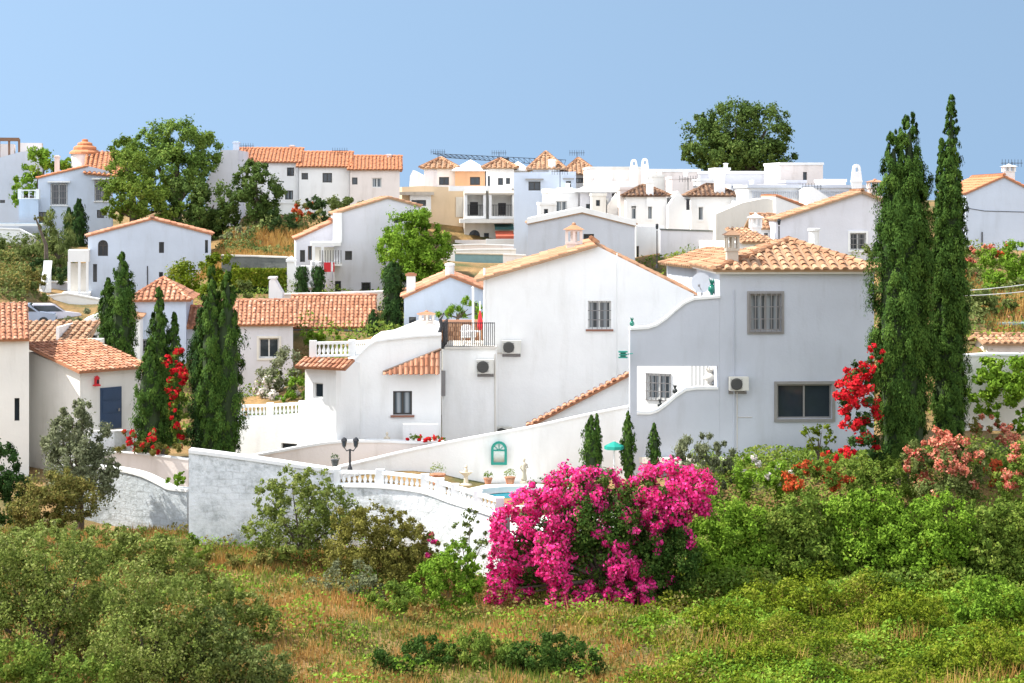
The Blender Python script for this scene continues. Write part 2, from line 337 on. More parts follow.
def chimney(t,px,py,pyb,wpx,v,style='box',mat=None,capmat=None,parent=None,label=None):
    """stack standing at depth v; px centre, py its top, pyb its foot"""
    u,z1=t.uz(px,py,v); _,z0=t.uz(px,pyb,v); W=wpx/F*(t.p.y+v); h=z1-z0; mat=mat or WHITE; mb=MB(); cap=MB(); x0,x1=u-W/2,u+W/2; d=W*.9; zb=z0-.8
    if style=='box':
        mb.box((x0,v,zb),(x1,v+d,z1-h*.12)); cap.box((x0-.06,v-.06,z1-h*.12),(x1+.06,v+d+.06,z1-h*.04)); cap.box((x0+.05,v+.05,z1-h*.04),(x1-.05,v+d-.05,z1))
    elif style=='round':
        mb.lathe([(W/2,zb),(W/2,z1-h*.15)],(u,v+W/2,0),14); cap.lathe([(W*.58,z1-h*.15),(W*.58,z1-h*.05),(W*.3,z1)],(u,v+W/2,0),14)
    elif style=='slab':
        pts=[(x0,zb),(x1,zb),(x1,z1-h*.5)]+[(u+W*.36*math.cos(R(a)),z1-W*.36+W*.36*math.sin(R(a))) for a in range(0,181,30)]+[(x0,z1-h*.5)]
        hw=W*.13; hz=z1-W*.55; mb.prism(pts,[[(u-hw,hz-hw*1.6),(u+hw,hz-hw*1.6),(u+hw,hz+hw),(u,hz+hw*1.8),(u-hw,hz+hw)]],v,v+d*.6); cap.box((x0-.04,v-.04,z0+h*.35),(x1+.04,v+d*.6+.04,z0+h*.42))
    else: # cupola: shaft, arcaded head, tiled cap
        zs=z0+h*.45; zt=z1-h*.22
        mb.box((x0+W*.08,v+.04,zb),(x1-W*.08,v+d-.04,zs)); mb.box((x0,v,zs),(x1,v+d,zs+h*.06))
        ww=(x1-x0); pw=ww*.16
        for k in (0,.42,.84):
            for vv in (v+.02,v+d-pw-.02): mb.box((x0+k*ww,vv,zs+h*.06),(x0+k*ww+pw,vv+pw,zt))
        mb.box((x0+ww*.3,v+d*.5,zs+h*.06),(x1-ww*.3,v+d*.55,zt)); mb.box((x0,v,zt),(x1,v+d,zt+h*.05))
        za=zt+h*.05; cap.add([(x0-.1,v-.1,za),(x1+.1,v-.1,za),(x1+.1,v+d+.1,za),(x0-.1,v+d+.1,za),(x0+ww*.38,v+d*.38,z1-h*.05),(x1-ww*.38,v+d*.38,z1-h*.05),(x1-ww*.38,v+d*.62,z1-h*.05),(x0+ww*.38,v+d*.62,z1-h*.05)],[(0,3,2,1),(0,1,5,4),(1,2,6,5),(2,3,7,6),(3,0,4,7),(4,5,6,7)])
        cap.lathe([(ww*.12,z1-h*.06),(ww*.12,z1-.02),(ww*.04,z1+.02)],(u,v+d/2,0),8)
    c=t.part('chimney',mb,mat,parent,label); t.part('chimney_cap',cap,capmat or mat,c); return c
def aircon(label,t,px0,py0,px1,py1,v=0,group='air conditioner units on the house walls'):
    a=t.uz(px0,py1,v); b=t.uz(px1,py0,v); W=b[0]-a[0];H=b[1]-a[1]
    o=T('air_conditioner',label,'air conditioner',(px0+px1)/2,py1,t.p.y,0,group); o.o.rotation_euler=t.o.rotation_euler
    m=Matrix.Rotation(t.a,4,'Z'); w3=t.p+m@Vector((a[0],v-.06,a[1])); o.o.location=w3
    mb=MB(); mb.box((0,-.34,.05),(W,-.02,H)); c=o.part('casing',mb,ACW)
    mb=MB(); mb.lathe([(H*.4,0),(H*.4,.02),(H*.33,.03)],(0,0,0),18)
    mb.v=[(x+W*.36,-.345-z,y+H*.53) for x,y,z in mb.v]
    for k in range(7): mb.box((W*.36-H*.38,-.39,H*(.2+.1*k)),(W*.36+H*.38,-.378,H*(.2+.1*k)+.02))
    o.part('fan_grille',mb,ACD)
    mb=MB()
    for q in (.12,.82): mb.box((W*q,-.36,0),(W*q+.05,.06,.05))
    mb.box((W*.02,.03,-.12),(W*.98,.055,.06)); o.part('bracket',mb,BAR_G)
    return o
def ribbon(name,label,cat,pts,th,mat,base_z=None,cap=None,capmat=None,capw=.06,caph=.1,group=None,smooth=1):
    """free standing wall; pts = (px, py_top, py_bottom, Y)"""
    t=T(name,label,cat,pts[0][0],pts[0][2],pts[0][3],0,group)
    Q=[(t.loc(P(a,b,Y)),t.loc(P(a,c,Y))) for a,b,c,Y in pts]
    if smooth>1:
        R2=[]
        for i in range(len(Q)-1):
            g=lambda k,j:Q[max(0,min(len(Q)-1,k))][j]
            for s_ in range(smooth):
                x=s_/smooth; r=[]
                for j in (0,1):
                    p0,p1,p2,p3=g(i-1,j),g(i,j),g(i+1,j),g(i+2,j)
                    r.append(.5*((2*p1)+(p2-p0)*x+(2*p0-5*p1+4*p2-p3)*x*x+(3*p1-p0-3*p2+p3)*x**3))
                R2.append(tuple(r))
        Q=R2+[Q[-1]]
    def strip(h0,h1,hw):
        mb=MB(); A=[]
        for i,(a,b) in enumerate(Q):
            d=Q[min(i+1,len(Q)-1)][0]-Q[max(i-1,0)][0]; d.z=0; d.normalize(); nn=Vector((-d.y,d.x,0))*hw
            c=Vector((a.x,a.y,0)); top=a.z+h1; bot=(a.z+h0) if h0 is not None else b.z
            A.append([c-nn+Vector((0,0,bot)),c+nn+Vector((0,0,bot)),c+nn+Vector((0,0,top)),c-nn+Vector((0,0,top))])
        vs=[p for q in A for p in q]; n=len(A); fs=[]
        for i in range(n-1):
            for k in range(4): fs.append((4*i+k,4*i+(k+1)%4,4*i+4+(k+1)%4,4*i+4+k))
        fs+= [(0,3,2,1),(4*n-4,4*n-3,4*n-2,4*n-1)]; mb.add(vs,fs); return mb
    t.part('masonry',strip(None,0,th/2),mat)
    if cap is not None: t.part('coping',strip(0,caph,th/2+capw),capmat or WHITE)
    return t
BAL=None
def balustrade(label,pts,h,mat=None,n_per_m=4.5,group='white balustrades',closed=False,metal=False):
    """pts: (px, py_foot, Y); balusters between a base rail and a top rail"""
    global BAL
    t=T('balustrade',label,'balustrade',pts[0][0],pts[0][1],pts[0][2],0,group); Q=[t.loc(P(*p)) for p in pts]; mat=mat or WHITE
    top=MB(); bs=MB()
    for i in range(len(Q)-1):
        a,b=Q[i],Q[i+1]; d=(b-a); e=Vector((d.x,d.y,0)).normalized(); nn=Vector((-e.y,e.x,0))*.11
        for mb,z0,z1 in ((bs,0,.08),(top,h-.1,h)):
            mb.add([a-nn+Vector((0,0,z0)),b-nn+Vector((0,0,z0)),b+nn+Vector((0,0,z0)),a+nn+Vector((0,0,z0)),a-nn+Vector((0,0,z1)),b-nn+Vector((0,0,z1)),b+nn+Vector((0,0,z1)),a+nn+Vector((0,0,z1))],[(0,3,2,1),(4,5,6,7),(0,1,5,4),(1,2,6,5),(2,3,7,6),(3,0,4,7)])
    t.part('top_rail',top,mat); t.part('base_rail',bs,mat)
    for q in Q:
        post=MB(); post.box(q+Vector((-.14,-.14,-.02)),q+Vector((.14,.14,h+.06))); t.part('post',post,mat)
    H=h-.18; b=MB(); b.lathe([(.05,0),(.05,.05*H),(.035,.1*H),(.075,.35*H),(.06,.5*H),(.032,.75*H),(.032,.9*H),(.05,.93*H),(.05,H)],(0,0,0),8)
    proto=None; L=sum((Q[i+1]-Q[i]).length for i in range(len(Q)-1)); cnt=min(98,int(L*n_per_m)); acc=0;seg=0;
    for k in range(cnt):
        d=(k+.5)*L/cnt; i=0
        while d>(Q[i+1]-Q[i]).length and i<len(Q)-2: d-=(Q[i+1]-Q[i]).length; i+=1
        p=Q[i]+(Q[i+1]-Q[i]).normalized()*d+Vector((0,0,.08))
        if proto is None: proto=t.part('baluster',b,mat,smooth=True); o=proto
        else: o=proto.copy(); COL.objects.link(o); o.parent=t.o
        o.location=p
    return t
# ---------------- terrain ----------------
CP=[(0,700,46),(300,700,46),(600,700,46),(1000,700,46),(-600,700,46),(1600,700,46),(300,600,54),(60,600,52),(600,620,53),(850,600,56),(1000,600,56),
 (120,530,65),(40,520,65),(190,530,64),(-200,520,66),(205,545,62.3),(270,545,62.3),(340,545,62.3),(420,552,60.6),(490,580,58),(500,612,56.5),(570,614,56.5),(640,612,56.5),(560,600,60),(640,590,62),(740,545,64),(850,560,61),(1000,560,62),(1200,560,62),
 (850,470,68),(960,470,68),(740,470,70),(640,490,68),(800,462,73),(60,470,74),(-200,470,75),(160,465,73),(300,470,74),(400,470,72),(500,500,67),(560,500,67),(620,490,70),(450,500,67),(400,490,68),(500,500,70),(350,510,66),(400,510,66),(440,512,65),(330,500,68),(500,445,80),(700,450,80),
 (250,400,97),(150,345,105),(100,345,105),(30,335,110),(150,305,127),(60,310,120),(340,294,120),(250,290,120),(300,330,104),(420,330,95),(280,232,138),(260,256,130),(285,260,128),(235,256,129),(300,214,158),(200,235,145),(220,215,155),(60,245,143),(0,242,143),(-100,250,143),(20,285,120),(-80,290,120),
 (450,264,150),(500,262,150),(560,262,145),(650,256,137),(720,250,125),(800,250,112),(880,250,110),(500,310,110),(600,290,110),(985,250,118),(1100,250,118),(1000,300,96),(1040,300,96),(1000,345,88),(975,325,90),(985,430,78),(1050,430,78),(740,186,196),(600,190,195),(400,205,175),(100,215,170),(900,200,170),(1100,210,170),
 (500,205,230),(0,215,230),(1000,205,230)]
_cp=np.array([[P(*c).x,P(*c).y,P(*c).z] for c in CP]+[[x,y,z] for x in (-300,-150,0,150,300) for y,z in ((330,2),(500,-6),(800,-20),(20,1.2))])
def terr(x,y):
    x=np.asarray(x,float); y=np.asarray(y,float); sh=x.shape; x=x.ravel(); y=y.ravel(); out=np.empty(len(x))
    for i in range(0,len(x),20000):
        d2=(x[i:i+20000,None]-_cp[:,0])**2+(y[i:i+20000,None]-_cp[:,1])**2+1.5
        w_=1/d2**1.7; out[i:i+20000]=(w_*_cp[:,2]).sum(1)/w_.sum(1)
    out+=.12*np.sin(x*.9+1.3*np.sin(y*.5))*np.cos(y*.7)*(y<64)
    return out.reshape(sh)
def grid_ground():
    xs=np.concatenate([np.array([-6000,-2500,-1200,-600,-350]),np.arange(-200,-60,5),np.arange(-60,60,1.0),np.arange(60,201,5),np.array([350,600,1200,2500,6000])])
    ys=np.concatenate([np.array([-400,-100,-20,5,15,25,35]),np.arange(40,72,.5),np.arange(72,220,2.),np.array([240,280,330,400,500,700,1000,2000,4000,9000])])
    X,Y=np.meshgrid(xs,ys); Z=terr(X,np.clip(Y,20,1e9)); far=Y>500; Z=np.where(far,-10-np.minimum((Y-500)*.02,30),Z); Z=np.where(np.abs(X)>300,np.minimum(Z,-4),Z)
    n,m=X.shape; V=np.stack([X,Y,Z],-1).reshape(-1,3); i=np.arange((n-1)*(m-1)); r=i//(m-1); c=i%(m-1); a=r*m+c
    Fc=np.stack([a,a+1,a+m+1,a+m],1); return V,Fc
def npmesh(name,V,Fc,rnd,mats,parent=None,smooth=False):
    me=bpy.data.meshes.new(name); k=Fc.shape[1]
    me.vertices.add(len(V)); me.vertices.foreach_set('co',V.astype(np.float32).ravel())
    me.loops.add(Fc.size); me.loops.foreach_set('vertex_index',Fc.astype(np.int32).ravel())
    me.polygons.add(len(Fc)); me.polygons.foreach_set('loop_start',np.arange(0,Fc.size,k,dtype=np.int32)); me.update(calc_edges=True)
    for m in (mats if isinstance(mats,(list,tuple)) else [mats]): me.materials.append(m)
    if rnd is not None: a=me.attributes.new('rnd','FLOAT','FACE'); a.data.foreach_set('value',rnd.astype(np.float32))
    if smooth: me.polygons.foreach_set('use_smooth',np.ones(len(Fc),bool))
    o=bpy.data.objects.new(name,me); COL.objects.link(o)
    if parent: o.parent=parent
    return o
def unit(a): return a/np.maximum(np.linalg.norm(a,axis=1,keepdims=True),1e-9)
def leafquads(C,N,size,aspect=.55,up=None):
    """one small bent-diamond face per leaf"""
    n=len(C); t=RNG.normal(size=(n,3))
    if up is not None: t=t*.45+np.array([0,0,up])
    t=t-(t*N).sum(1,keepdims=True)*N; t=unit(t); b=np.cross(N,t); s=(size*RNG.uniform(.6,1.35,n))[:,None] if np.ndim(size)==0 else (size*RNG.uniform(.6,1.35,n))[:,None]
    V=np.stack([C-t*s*.5,C+b*s*.5*aspect-t*s*.1,C+t*s*.5,C-b*s*.5*aspect-t*s*.1],1).reshape(-1,3)
    return V,np.arange(4*n).reshape(n,4)
def clumpleaves(CC,CR,n,size,aspect=.55,up=None,stretch=(1,1,1),nb=.9,rs=.5,shell=.55):
    """CC clump centres, CR clump radii; n leaves in each, on the outer part of the clump"""
    k=len(CC); idx=np.repeat(np.arange(k),n); d=unit(RNG.normal(size=(k*n,3))); d[:,2]=np.where(d[:,2]<-.3,-d[:,2]*.6,d[:,2]); d=unit(d)
    r=RNG.uniform(shell,1.08,k*n)[:,None]; C=CC[idx]+d*r*CR[idx][:,None]*np.array(stretch)
    N=unit(d*nb+RNG.normal(size=d.shape)*.55); crnd=RNG.random(k); rnd=np.clip(crnd[idx]*rs+RNG.random(k*n)*(1-rs),0,1)
    V,Fc=leafquads(C,N,size,aspect,up); return V,Fc,rnd
def blob(CC,RR,seg=1):
    """low poly solid inside the foliage (twigs and inner leaves) that stops light"""
    import bmesh
    bm=bmesh.new(); bmesh.ops.create_icosphere(bm,subdivisions=seg,radius=1); v=np.array([p.co[:] for p in bm.verts]); f=np.array([[p.index for p in q.verts] for q in bm.faces]); bm.free()
    vs=[];fs=[]
    for i,(c,r) in enumerate(zip(CC,RR)): vs.append(v*(1+RNG.normal(size=(len(v),1))*.08)*np.array(r)+np.array(c)); fs.append(f+i*len(v))
    return np.concatenate(vs),np.concatenate(fs)
G_PINE=rndmat('pine_needles',[(0.061,0.108,0.022),(0.108,0.182,0.034),(0.162,0.250,0.047),(0.230,0.297,0.061)],.7,.22)
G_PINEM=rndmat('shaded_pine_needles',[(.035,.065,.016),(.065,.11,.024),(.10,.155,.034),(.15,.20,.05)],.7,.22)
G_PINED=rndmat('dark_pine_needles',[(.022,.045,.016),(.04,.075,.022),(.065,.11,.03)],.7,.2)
G_BRIGHT=rndmat('bright_green_leaves',[(0.072,0.144,0.014),(0.132,0.240,0.022),(0.192,0.324,0.030),(0.276,0.384,0.054)],.6,.3)
G_LIME=rndmat('lime_green_leaves',[(.06,.10,.008),(.11,.16,.010),(.17,.22,.014),(.25,.25,.04)],.65,.3)
G_CYP=rndmat('cypress_scales',[(.020,.046,.010),(.038,.082,.015),(.062,.12,.020),(.10,.165,.028)],.75,.15)
G_CYPD=rndmat('dark_cypress_scales',[(.016,.040,.012),(.030,.068,.017),(.052,.10,.024)],.75,.15)
G_OLIVE=rndmat('olive_grey_leaves',[(.085,.10,.05),(.14,.16,.08),(.20,.22,.12),(.28,.29,.18)],.6,.25)
G_SAGE=rndmat('sage_green_leaves',[(.065,.095,.025),(.11,.15,.04),(.17,.21,.06),(.24,.27,.10)],.6,.28)
G_MIX=rndmat('garden_leaves',[(0.072,0.120,0.019),(0.120,0.192,0.029),(0.180,0.252,0.038),(0.252,0.288,0.060)],.6,.3)
G_FORE=rndmat('sunlit_olive_green_leaves',[(0.086,0.127,0.023),(0.149,0.201,0.040),(0.230,0.276,0.063),(0.345,0.356,0.138)],.6,.3)
G_DARK=rndmat('dark_broad_leaves',[(.02,.045,.012),(.035,.08,.018),(.06,.12,.025)],.5,.2)
G_DRYB=rndmat('half_dry_leaves',[(.14,.11,.03),(.20,.17,.045),(.13,.15,.035),(.28,.21,.08)],.8,.25)
G_DRYG=rndmat('yellow_green_scrub_leaves',[(.09,.09,.02),(.17,.16,.035),(.24,.23,.05),(.30,.26,.09)],.8,.25)
G_LIMEB=rndmat('yellow_lime_shrub_leaves',[(.08,.12,.010),(.14,.20,.014),(.22,.27,.02),(.30,.31,.05)],.6,.3)
G_BOUG=rndmat('bougainvillea_leaves',[(.018,.05,.010),(.04,.09,.016),(.08,.14,.024),(.12,.17,.04)],.6,.3)
FL_PINK=rndmat('magenta_bracts',[(.62,.012,.15),(.84,.035,.27),(.92,.10,.38),(.74,.02,.21),(.88,.22,.44)],.6,.35)
FL_RED=rndmat('red_bracts',[(.48,.01,.02),(.70,.02,.035),(.80,.06,.06)],.6,.3)
FL_CORAL=rndmat('coral_flowers',[(.55,.10,.07),(.70,.22,.14),(.76,.36,.24),(.45,.05,.05),(.66,.30,.14)],.6,.3)
FL_RUST=rndmat('rust_flowers',[(.42,.06,.02),(.60,.12,.04),(.30,.05,.03)],.7,.3)
FL_WHITE=rndmat('white_flowers',[(.75,.72,.68),(.8,.7,.68)],.7,.3)
TWIG=plain('inner_twigs',(.03,.05,.018),.95)
def plant(name,label,cat,base,Y,lobes,mat,leafpx=3.2,dens=1.0,flowers=None,trunk=None,ncl=26,clr=.34,up=None,aspect=.55,core=0,group=None,bark=None,stretch=(1,1,1),grow=1.15,trunkname='trunk',crown='crown',fll=None):
    """lobes: (px,py,rx px,ry px,dy metres[,flower share])"""
    t=T(name,label,cat,base[0],base[1],Y,0,group); pm=F/Y; CCs=[];CRs=[];LC=[];LR=[];FCs=[];FRs=[]
    la=leafpx*leafpx*aspect*.5
    lp=leafpx/pm; PV=[];PN=[];PR=[];FV=[];FN=[];FR=[]
    for lb in lobes:
        px,py,rx,ry,dy=lb[:5]; rx*=grow; ry*=grow; ff=lb[5] if len(lb)>5 else (flowers[1] if flowers else 0)
        c=np.array(t.loc(P(px,py,Y+dy))); r=np.array([rx/pm,(rx*.6+ry*.4)/pm,ry/pm]); m=max(6,int(ncl*min(3.0,max(.4,rx*ry/500.))))
        d=unit(RNG.normal(size=(m,3))); rad_=RNG.uniform(.5,1.02,m)**.6; q=c+d*r*rad_[:,None]
        CR=clr*.72*r.mean()*RNG.uniform(.5,1.35,m); isf=RNG.random(m)<ff
        n=max(20,int(dens*4.8*math.pi*rx*ry/la)); idx=RNG.integers(0,m,n); e=unit(RNG.normal(size=(n,3))); rr=np.clip(np.abs(RNG.normal(size=n))*.45+.45,0,1.7)[:,None]
        rr=np.where(isf[idx][:,None],rr*.85+.1,rr)
        C=q[idx]+e*rr*CR[idx][:,None]*np.array(stretch); N=unit(e*.6+d[idx]*.45+RNG.normal(size=e.shape)*.5); R_=np.clip(RNG.random(m)[idx]*.45+RNG.random(n)*.55,0,1)
        fl=isf[idx]&(RNG.random(n)<.82) if flowers else np.zeros(n,bool)
        PV.append(C[~fl]);PN.append(N[~fl]);PR.append(R_[~fl]);FV.append(C[fl]);FN.append(N[fl]);FR.append(R_[fl]); LC.append(c); LR.append(r*core)
    C=np.concatenate(PV); V,Fc=leafquads(C,np.concatenate(PN),lp,aspect,up); o=npmesh(crown,V,Fc,np.concatenate(PR),mat,t.o)
    if flowers and sum(map(len,FV)):
        V,Fc=leafquads(np.concatenate(FV),np.concatenate(FN),lp*.95,.95); npmesh('flowers',V,Fc,np.concatenate(FR),flowers[0],t.o)
    CC=[0]
    if core: V2,F2=blob(LC,LR,2); ic=npmesh('inner_branches',V2,F2,None,TWIG,o)
    if trunk:
        mb=MB(); w=trunk/pm/2; top=np.mean(LC,axis=0); top[2]=max(top[2],.3)
        mb.tube([(0,0,-.5),(top[0]*.3,top[1]*.3,top[2]*.4),tuple(top*np.array([.7,.7,.9]))],[w,w*.75,w*.4],8)
        for c in LC[:10]: mb.tube([(top[0]*.3,top[1]*.3,top[2]*.4),tuple((c+top*np.array([.3,.3,.4]))/2),tuple(c)],[w*.5,w*.35,w*.12],5)
        t.part(trunkname,mb,bark or BARK)
    return t
def cypress(label,px,yb,yt,hw,Y,group='cypress trees',mat=None,tips=None,leafpx=2.6,sq=False,lean=0,seed=0,full=2.4):
    t=T('cypress_tree',label,'tree',px,yb,Y,0,group); pm=F/Y; H=(yb-yt)/pm; W=hw/pm
    CCs=[];CRs=[]
    tips=tips or [(0,1.0,1.0)]        # (x offset share, height share, width share)
    la=leafpx*leafpx*.25; PV=[];PN=[];PR=[]
    def prf(q,ws,off):
        p_=np.minimum(1,(1.03-q)*full)**.8*(.70+.30*np.minimum(1,q*4)) if not sq else np.minimum(1,(1.02-q)*7)**.5
        return p_*(1+.06*np.sin(q*19+seed*3.1+off)+.05*np.sin(q*47+seed+2*off))
    for k_,(ox,hs_,ws) in enumerate(tips):
        m=int(230*max(1,H*hs_/max(W*ws,.1)/9)); tt=RNG.uniform(0,1,m); p_=prf(tt,ws,k_*2.)
        ang=RNG.uniform(0,2*math.pi,m); p_=p_*(1+.10*np.sin(ang*3+tt*9)); rr=W*ws*p_*RNG.uniform(.25,.86,m)**.7
        q=np.stack([ox*W*np.minimum(1,tt*2+.4)+rr*np.cos(ang)+lean*tt*W,rr*np.sin(ang),(.02+tt*.96)*H*hs_],1); CR=np.maximum(W*.22*ws*p_,W*.06)*RNG.uniform(.6,1.2,m)
        n=int(5.2*2*hw*ws*(yb-yt)*hs_/la); idx=RNG.integers(0,m,n); e=unit(RNG.normal(size=(n,3))); rad_=np.clip(np.abs(RNG.normal(size=n))*.4+.4,0,1.15)[:,None]
        e_=e*np.stack([1-.35*e[:,2],1-.35*e[:,2],1.75*np.ones(n)],1); C=q[idx]+e_*rad_*CR[idx][:,None]; out=np.stack([np.cos(ang),np.sin(ang),np.full(m,.25)],1)
        PV.append(C); PN.append(unit(e*.4+out[idx]*.9+RNG.normal(size=e.shape)*.28)); PR.append(np.clip(RNG.random(m)[idx]*.5+RNG.random(n)*.5,0,1))
    V,Fc=leafquads(np.concatenate(PV),np.concatenate(PN),leafpx*1.1/pm,.42,.95); o=npmesh('crown',V,Fc,np.concatenate(PR),mat or G_CYP,t.o)
    for ox,hs_,ws in tips:
        mb=MB(); pr=[]
        for k in range(9):
            q=k/8; pr.append((max(.02,W*ws*.5*(min(1,(1.02-q)*2.6)**.75*(.72+.28*min(1,q*4)) if not sq else min(1,(1.02-q)*7)**.5)),H*hs_*(.03+.9*q)))
        mb.lathe(pr,(ox*W,0,0),9); t.part('inner_branches',mb,TWIG,o)
    mb=MB(); mb.tube([(0,0,-.8),(0,0,H*.15),(0,0,H*.6)],[W*.22,W*.16,W*.05],7); t.part('trunk',mb,BARK)
    return t
def stuff_scatter(name,label,mat,x0,x1,y0,y1,n,fn,size,kind='blade',mask=None,h=(.2,.5)):
    X=RNG.uniform(x0,x1,n*2); Y=RNG.uniform(y0,y1,n*2); k=mask(X,Y) if mask is not None else np.ones(len(X),bool); X=X[k][:n];Y=Y[k][:n]; n=len(X); Z=terr(X,Y)
    if kind=='blade':
        hh=RNG.uniform(h[0],h[1],n)*fn(X,Y); a=RNG.uniform(0,2*math.pi,n); w_=size*RNG.uniform(.6,1.4,n); lx=RNG.normal(size=n)*.28*hh; ly=RNG.normal(size=n)*.28*hh
        V=np.stack([np.stack([X-np.cos(a)*w_,Y-np.sin(a)*w_,Z-.05],1),np.stack([X+np.cos(a)*w_,Y+np.sin(a)*w_,Z-.05],1),np.stack([X+lx,Y+ly,Z+hh],1)],1).reshape(-1,3)
        Fc=np.arange(3*n).reshape(n,3)
    else:
        hh=RNG.random(n)**.6*h[1]*fn(X,Y); N=unit(RNG.normal(size=(n,3))*.7+np.array([-.1,-.3,.8])); V,Fc=leafquads(np.stack([X,Y,Z+hh],1),N,size,.6)
    r=np.clip(.5+.35*np.sin(X*1.7+Y)*np.cos(Y*1.3-X*.6)+RNG.normal(size=n)*.25,0,1)
    o=npmesh(name,V,Fc,r,mat); tag(o,label,'grass' if 'grass' in name else 'ground cover',None,'stuff'); return o
def sn(x,y,s,o=0): # smooth pseudo noise 0..1
    return .5+.25*np.sin(x*s+o+1.7*np.sin(y*s*.8+o))+.25*np.sin(y*s*1.3-x*s*.6+2*o+1.3*np.sin(x*s*1.1))
# ================= NEAR ROW =================
def bx(t,name,px0,py0,px1,py1,v0,v1,mat,parent=None,label=None):
    a=t.uz(px0,py1,v0); b=t.uz(px1,py0,v0); mb=MB(); mb.box((a[0],v0,a[1]),(b[0],v1,b[1])); return t.part(name,mb,mat,parent,label)
# --- right house with terrace wall ---
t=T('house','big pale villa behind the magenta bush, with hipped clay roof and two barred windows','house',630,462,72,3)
RH=t
sw=[(630,330),(648,329),(657,326),(667,319),(676,311),(685,304),(694,300),(720,298)]
hole=[(637,366),(637,413),(650,413),(658,411),(667,404),(676,396),(686,390),(697,388),(718,388),(718,366)]
mb=MB(); ou=t.px2([(630,462)]+sw+[(720,271),(874,271),(874,462)]); ou=[(u,z-1.5) if z<.4 else (u,z) for u,z in ou]
# wall with real openings
hs_=[t.px2(hole)]; wins=[(750,294,781,331,'grille out light blind surround grey'),(777,384,832,419,'surround grey')]
todo=[]
for wv in wins:
    a=t.uz(wv[0],wv[3]); b=t.uz(wv[2],wv[1]); hs_.append([a,(b[0],a[1]),b,(a[0],b[1])]); todo.append((a,b,wv[4]))
terr_o=[p for p in ou if True]
u720=t.uz(719.6,300)[0]
# terrace wall slab (thin) and house body (deep)
tw=[(u,z) for u,z in ou if u<u720-.01]+[(u720,t.uz(720,298)[1]),(u720,ou[0][1])]
mb.prism(tw,[hs_[0]],0,.35)
t.part('terrace_wall',mb,GREYW)
mb=MB(); hb=[(u720+.004,ou[0][1]),(u720+.004,t.uz(720,271)[1]),(t.uz(874,271)[0],t.uz(720,271)[1]),(t.uz(874,271)[0],ou[0][1])]
mb.prism(hb,hs_[1:],0,5.8,reveal=.3); w_=t.part('wall',mb,GREYW)
for a,b,st in todo: t.window(a,b,0,st)
cp=MB(); q=t.px2(sw)
for i in range(len(q)-1):
    (a,za),(b,zb)=q[i],q[i+1]; cp.add([(a,-.07,za+.002),(b,-.07,zb+.002),(b,.42,zb+.002),(a,.42,za+.002),(a,-.07,za+.11),(b,-.07,zb+.11),(b,.42,zb+.11),(a,.42,za+.11)],[(0,1,5,4),(4,5,6,7),(2,3,7,6),(0,3,2,1),(1,2,6,5),(3,0,4,7)])
t.part('coping',cp,WHITE); cp=MB(); q=t.px2([(637,414.5),(650,414.5),(658,412),(667,405.5),(676,397.5),(686,391),(697,389.5),(718,389.5)])
for i in range(len(q)-1):
    (a,za),(b,zb)=q[i],q[i+1]; cp.add([(a,-.05,za+.002),(b,-.05,zb+.002),(b,.40,zb+.002),(a,.40,za+.002),(a,-.05,za+.1),(b,-.05,zb+.1),(b,.40,zb+.1),(a,.40,za+.1)],[(0,1,5,4),(4,5,6,7),(2,3,7,6),(0,3,2,1),(1,2,6,5),(3,0,4,7)])
t.part('sill_coping',cp,WHITE)
uL,uR=u720-.3,hb[2][0]+.12; ze=hb[1][1]+.06; D=5.8; um=(uL+uR)/2+.35; v0_,v1_=-.35,D+.3
A_=t.uz(792,238,3.2); apx=(um,2.9,ze+1.1); apb=(um,3.4,ze+1.1)
C0=(uL,v0_,ze);C1=(uR,v0_,ze);C2=(uR,v1_,ze);C3=(uL,v1_,ze)
roof(t,[[C0,C1,apx],[C1,C2,apb,apx],[C2,C3,apb],[C3,C0,apx,apb]],TILE_P,UNDERP,.40,.45,[(C0,apx),(C1,apx),(apx,apb)])
mb=MB(); mb.box((uL+.12,v0_+.12,ze-.17),(uR-.12,v1_-.12,ze-.06)); t.part('eave_moulding',mb,CREAM)
u,z=t.uz(733,229,1.2); 
chimney(t,733,228,270,13.5,.3,'cupola',CHIMC,TILE_B)
def strip(t,pts,v,r,mat,name,parent=None):
    mb=MB(); q=[t.uz(a,b,v) for a,b in pts]; mb.tube([(a,v-r,b) for a,b in q],r,6); return t.part(name,mb,mat,parent)
strip(t,[(734,290),(734,462)],0,.025,GREYW,'drain_pipe'); strip(t,[(737,392),(737,460)],0,.02,GREYC,'conduit')
strip(t,[(737,417),(737,417),(752,417)],0,.015,GREYC,'conduit')
aircon('air conditioner below the barred window on the right house',t,728,376,747,391)
# terrace floor + inner back wall in sun behind opening
p2=T('garden_wall','bright white patio wall with barred window, seen through the opening below the swooping wall','wall',634,430,76.5,-25)
p2.facade([(630,432),(630,362),(700,362),(724,360),(724,432)],.3,[(647,375,670,399,'grille light blind')],WHITE)
mb=MB(); a=p2.uz(692,390,-.8); b=p2.uz(724,364,-.8)
for k in range(9): mb.tube([(a[0]+(b[0]-a[0])*k/8,-.8,a[1]-.9),(a[0]+(b[0]-a[0])*k/8,-.8,b[1])],.016,5)
mb.tube([(a[0],-.8,b[1]),(b[0],-.8,b[1])],.02,5); gi=p2.part('iron_screen',mb,BAR_D)
mb=MB(); q0=p2.uz(626,418,-5)[0]; q1=p2.uz(726,418,-5)[0]; mb.box((q0,-4.1,-.75),(q1,-.003,-.5)); p2.part('patio_floor',mb,GREYC)
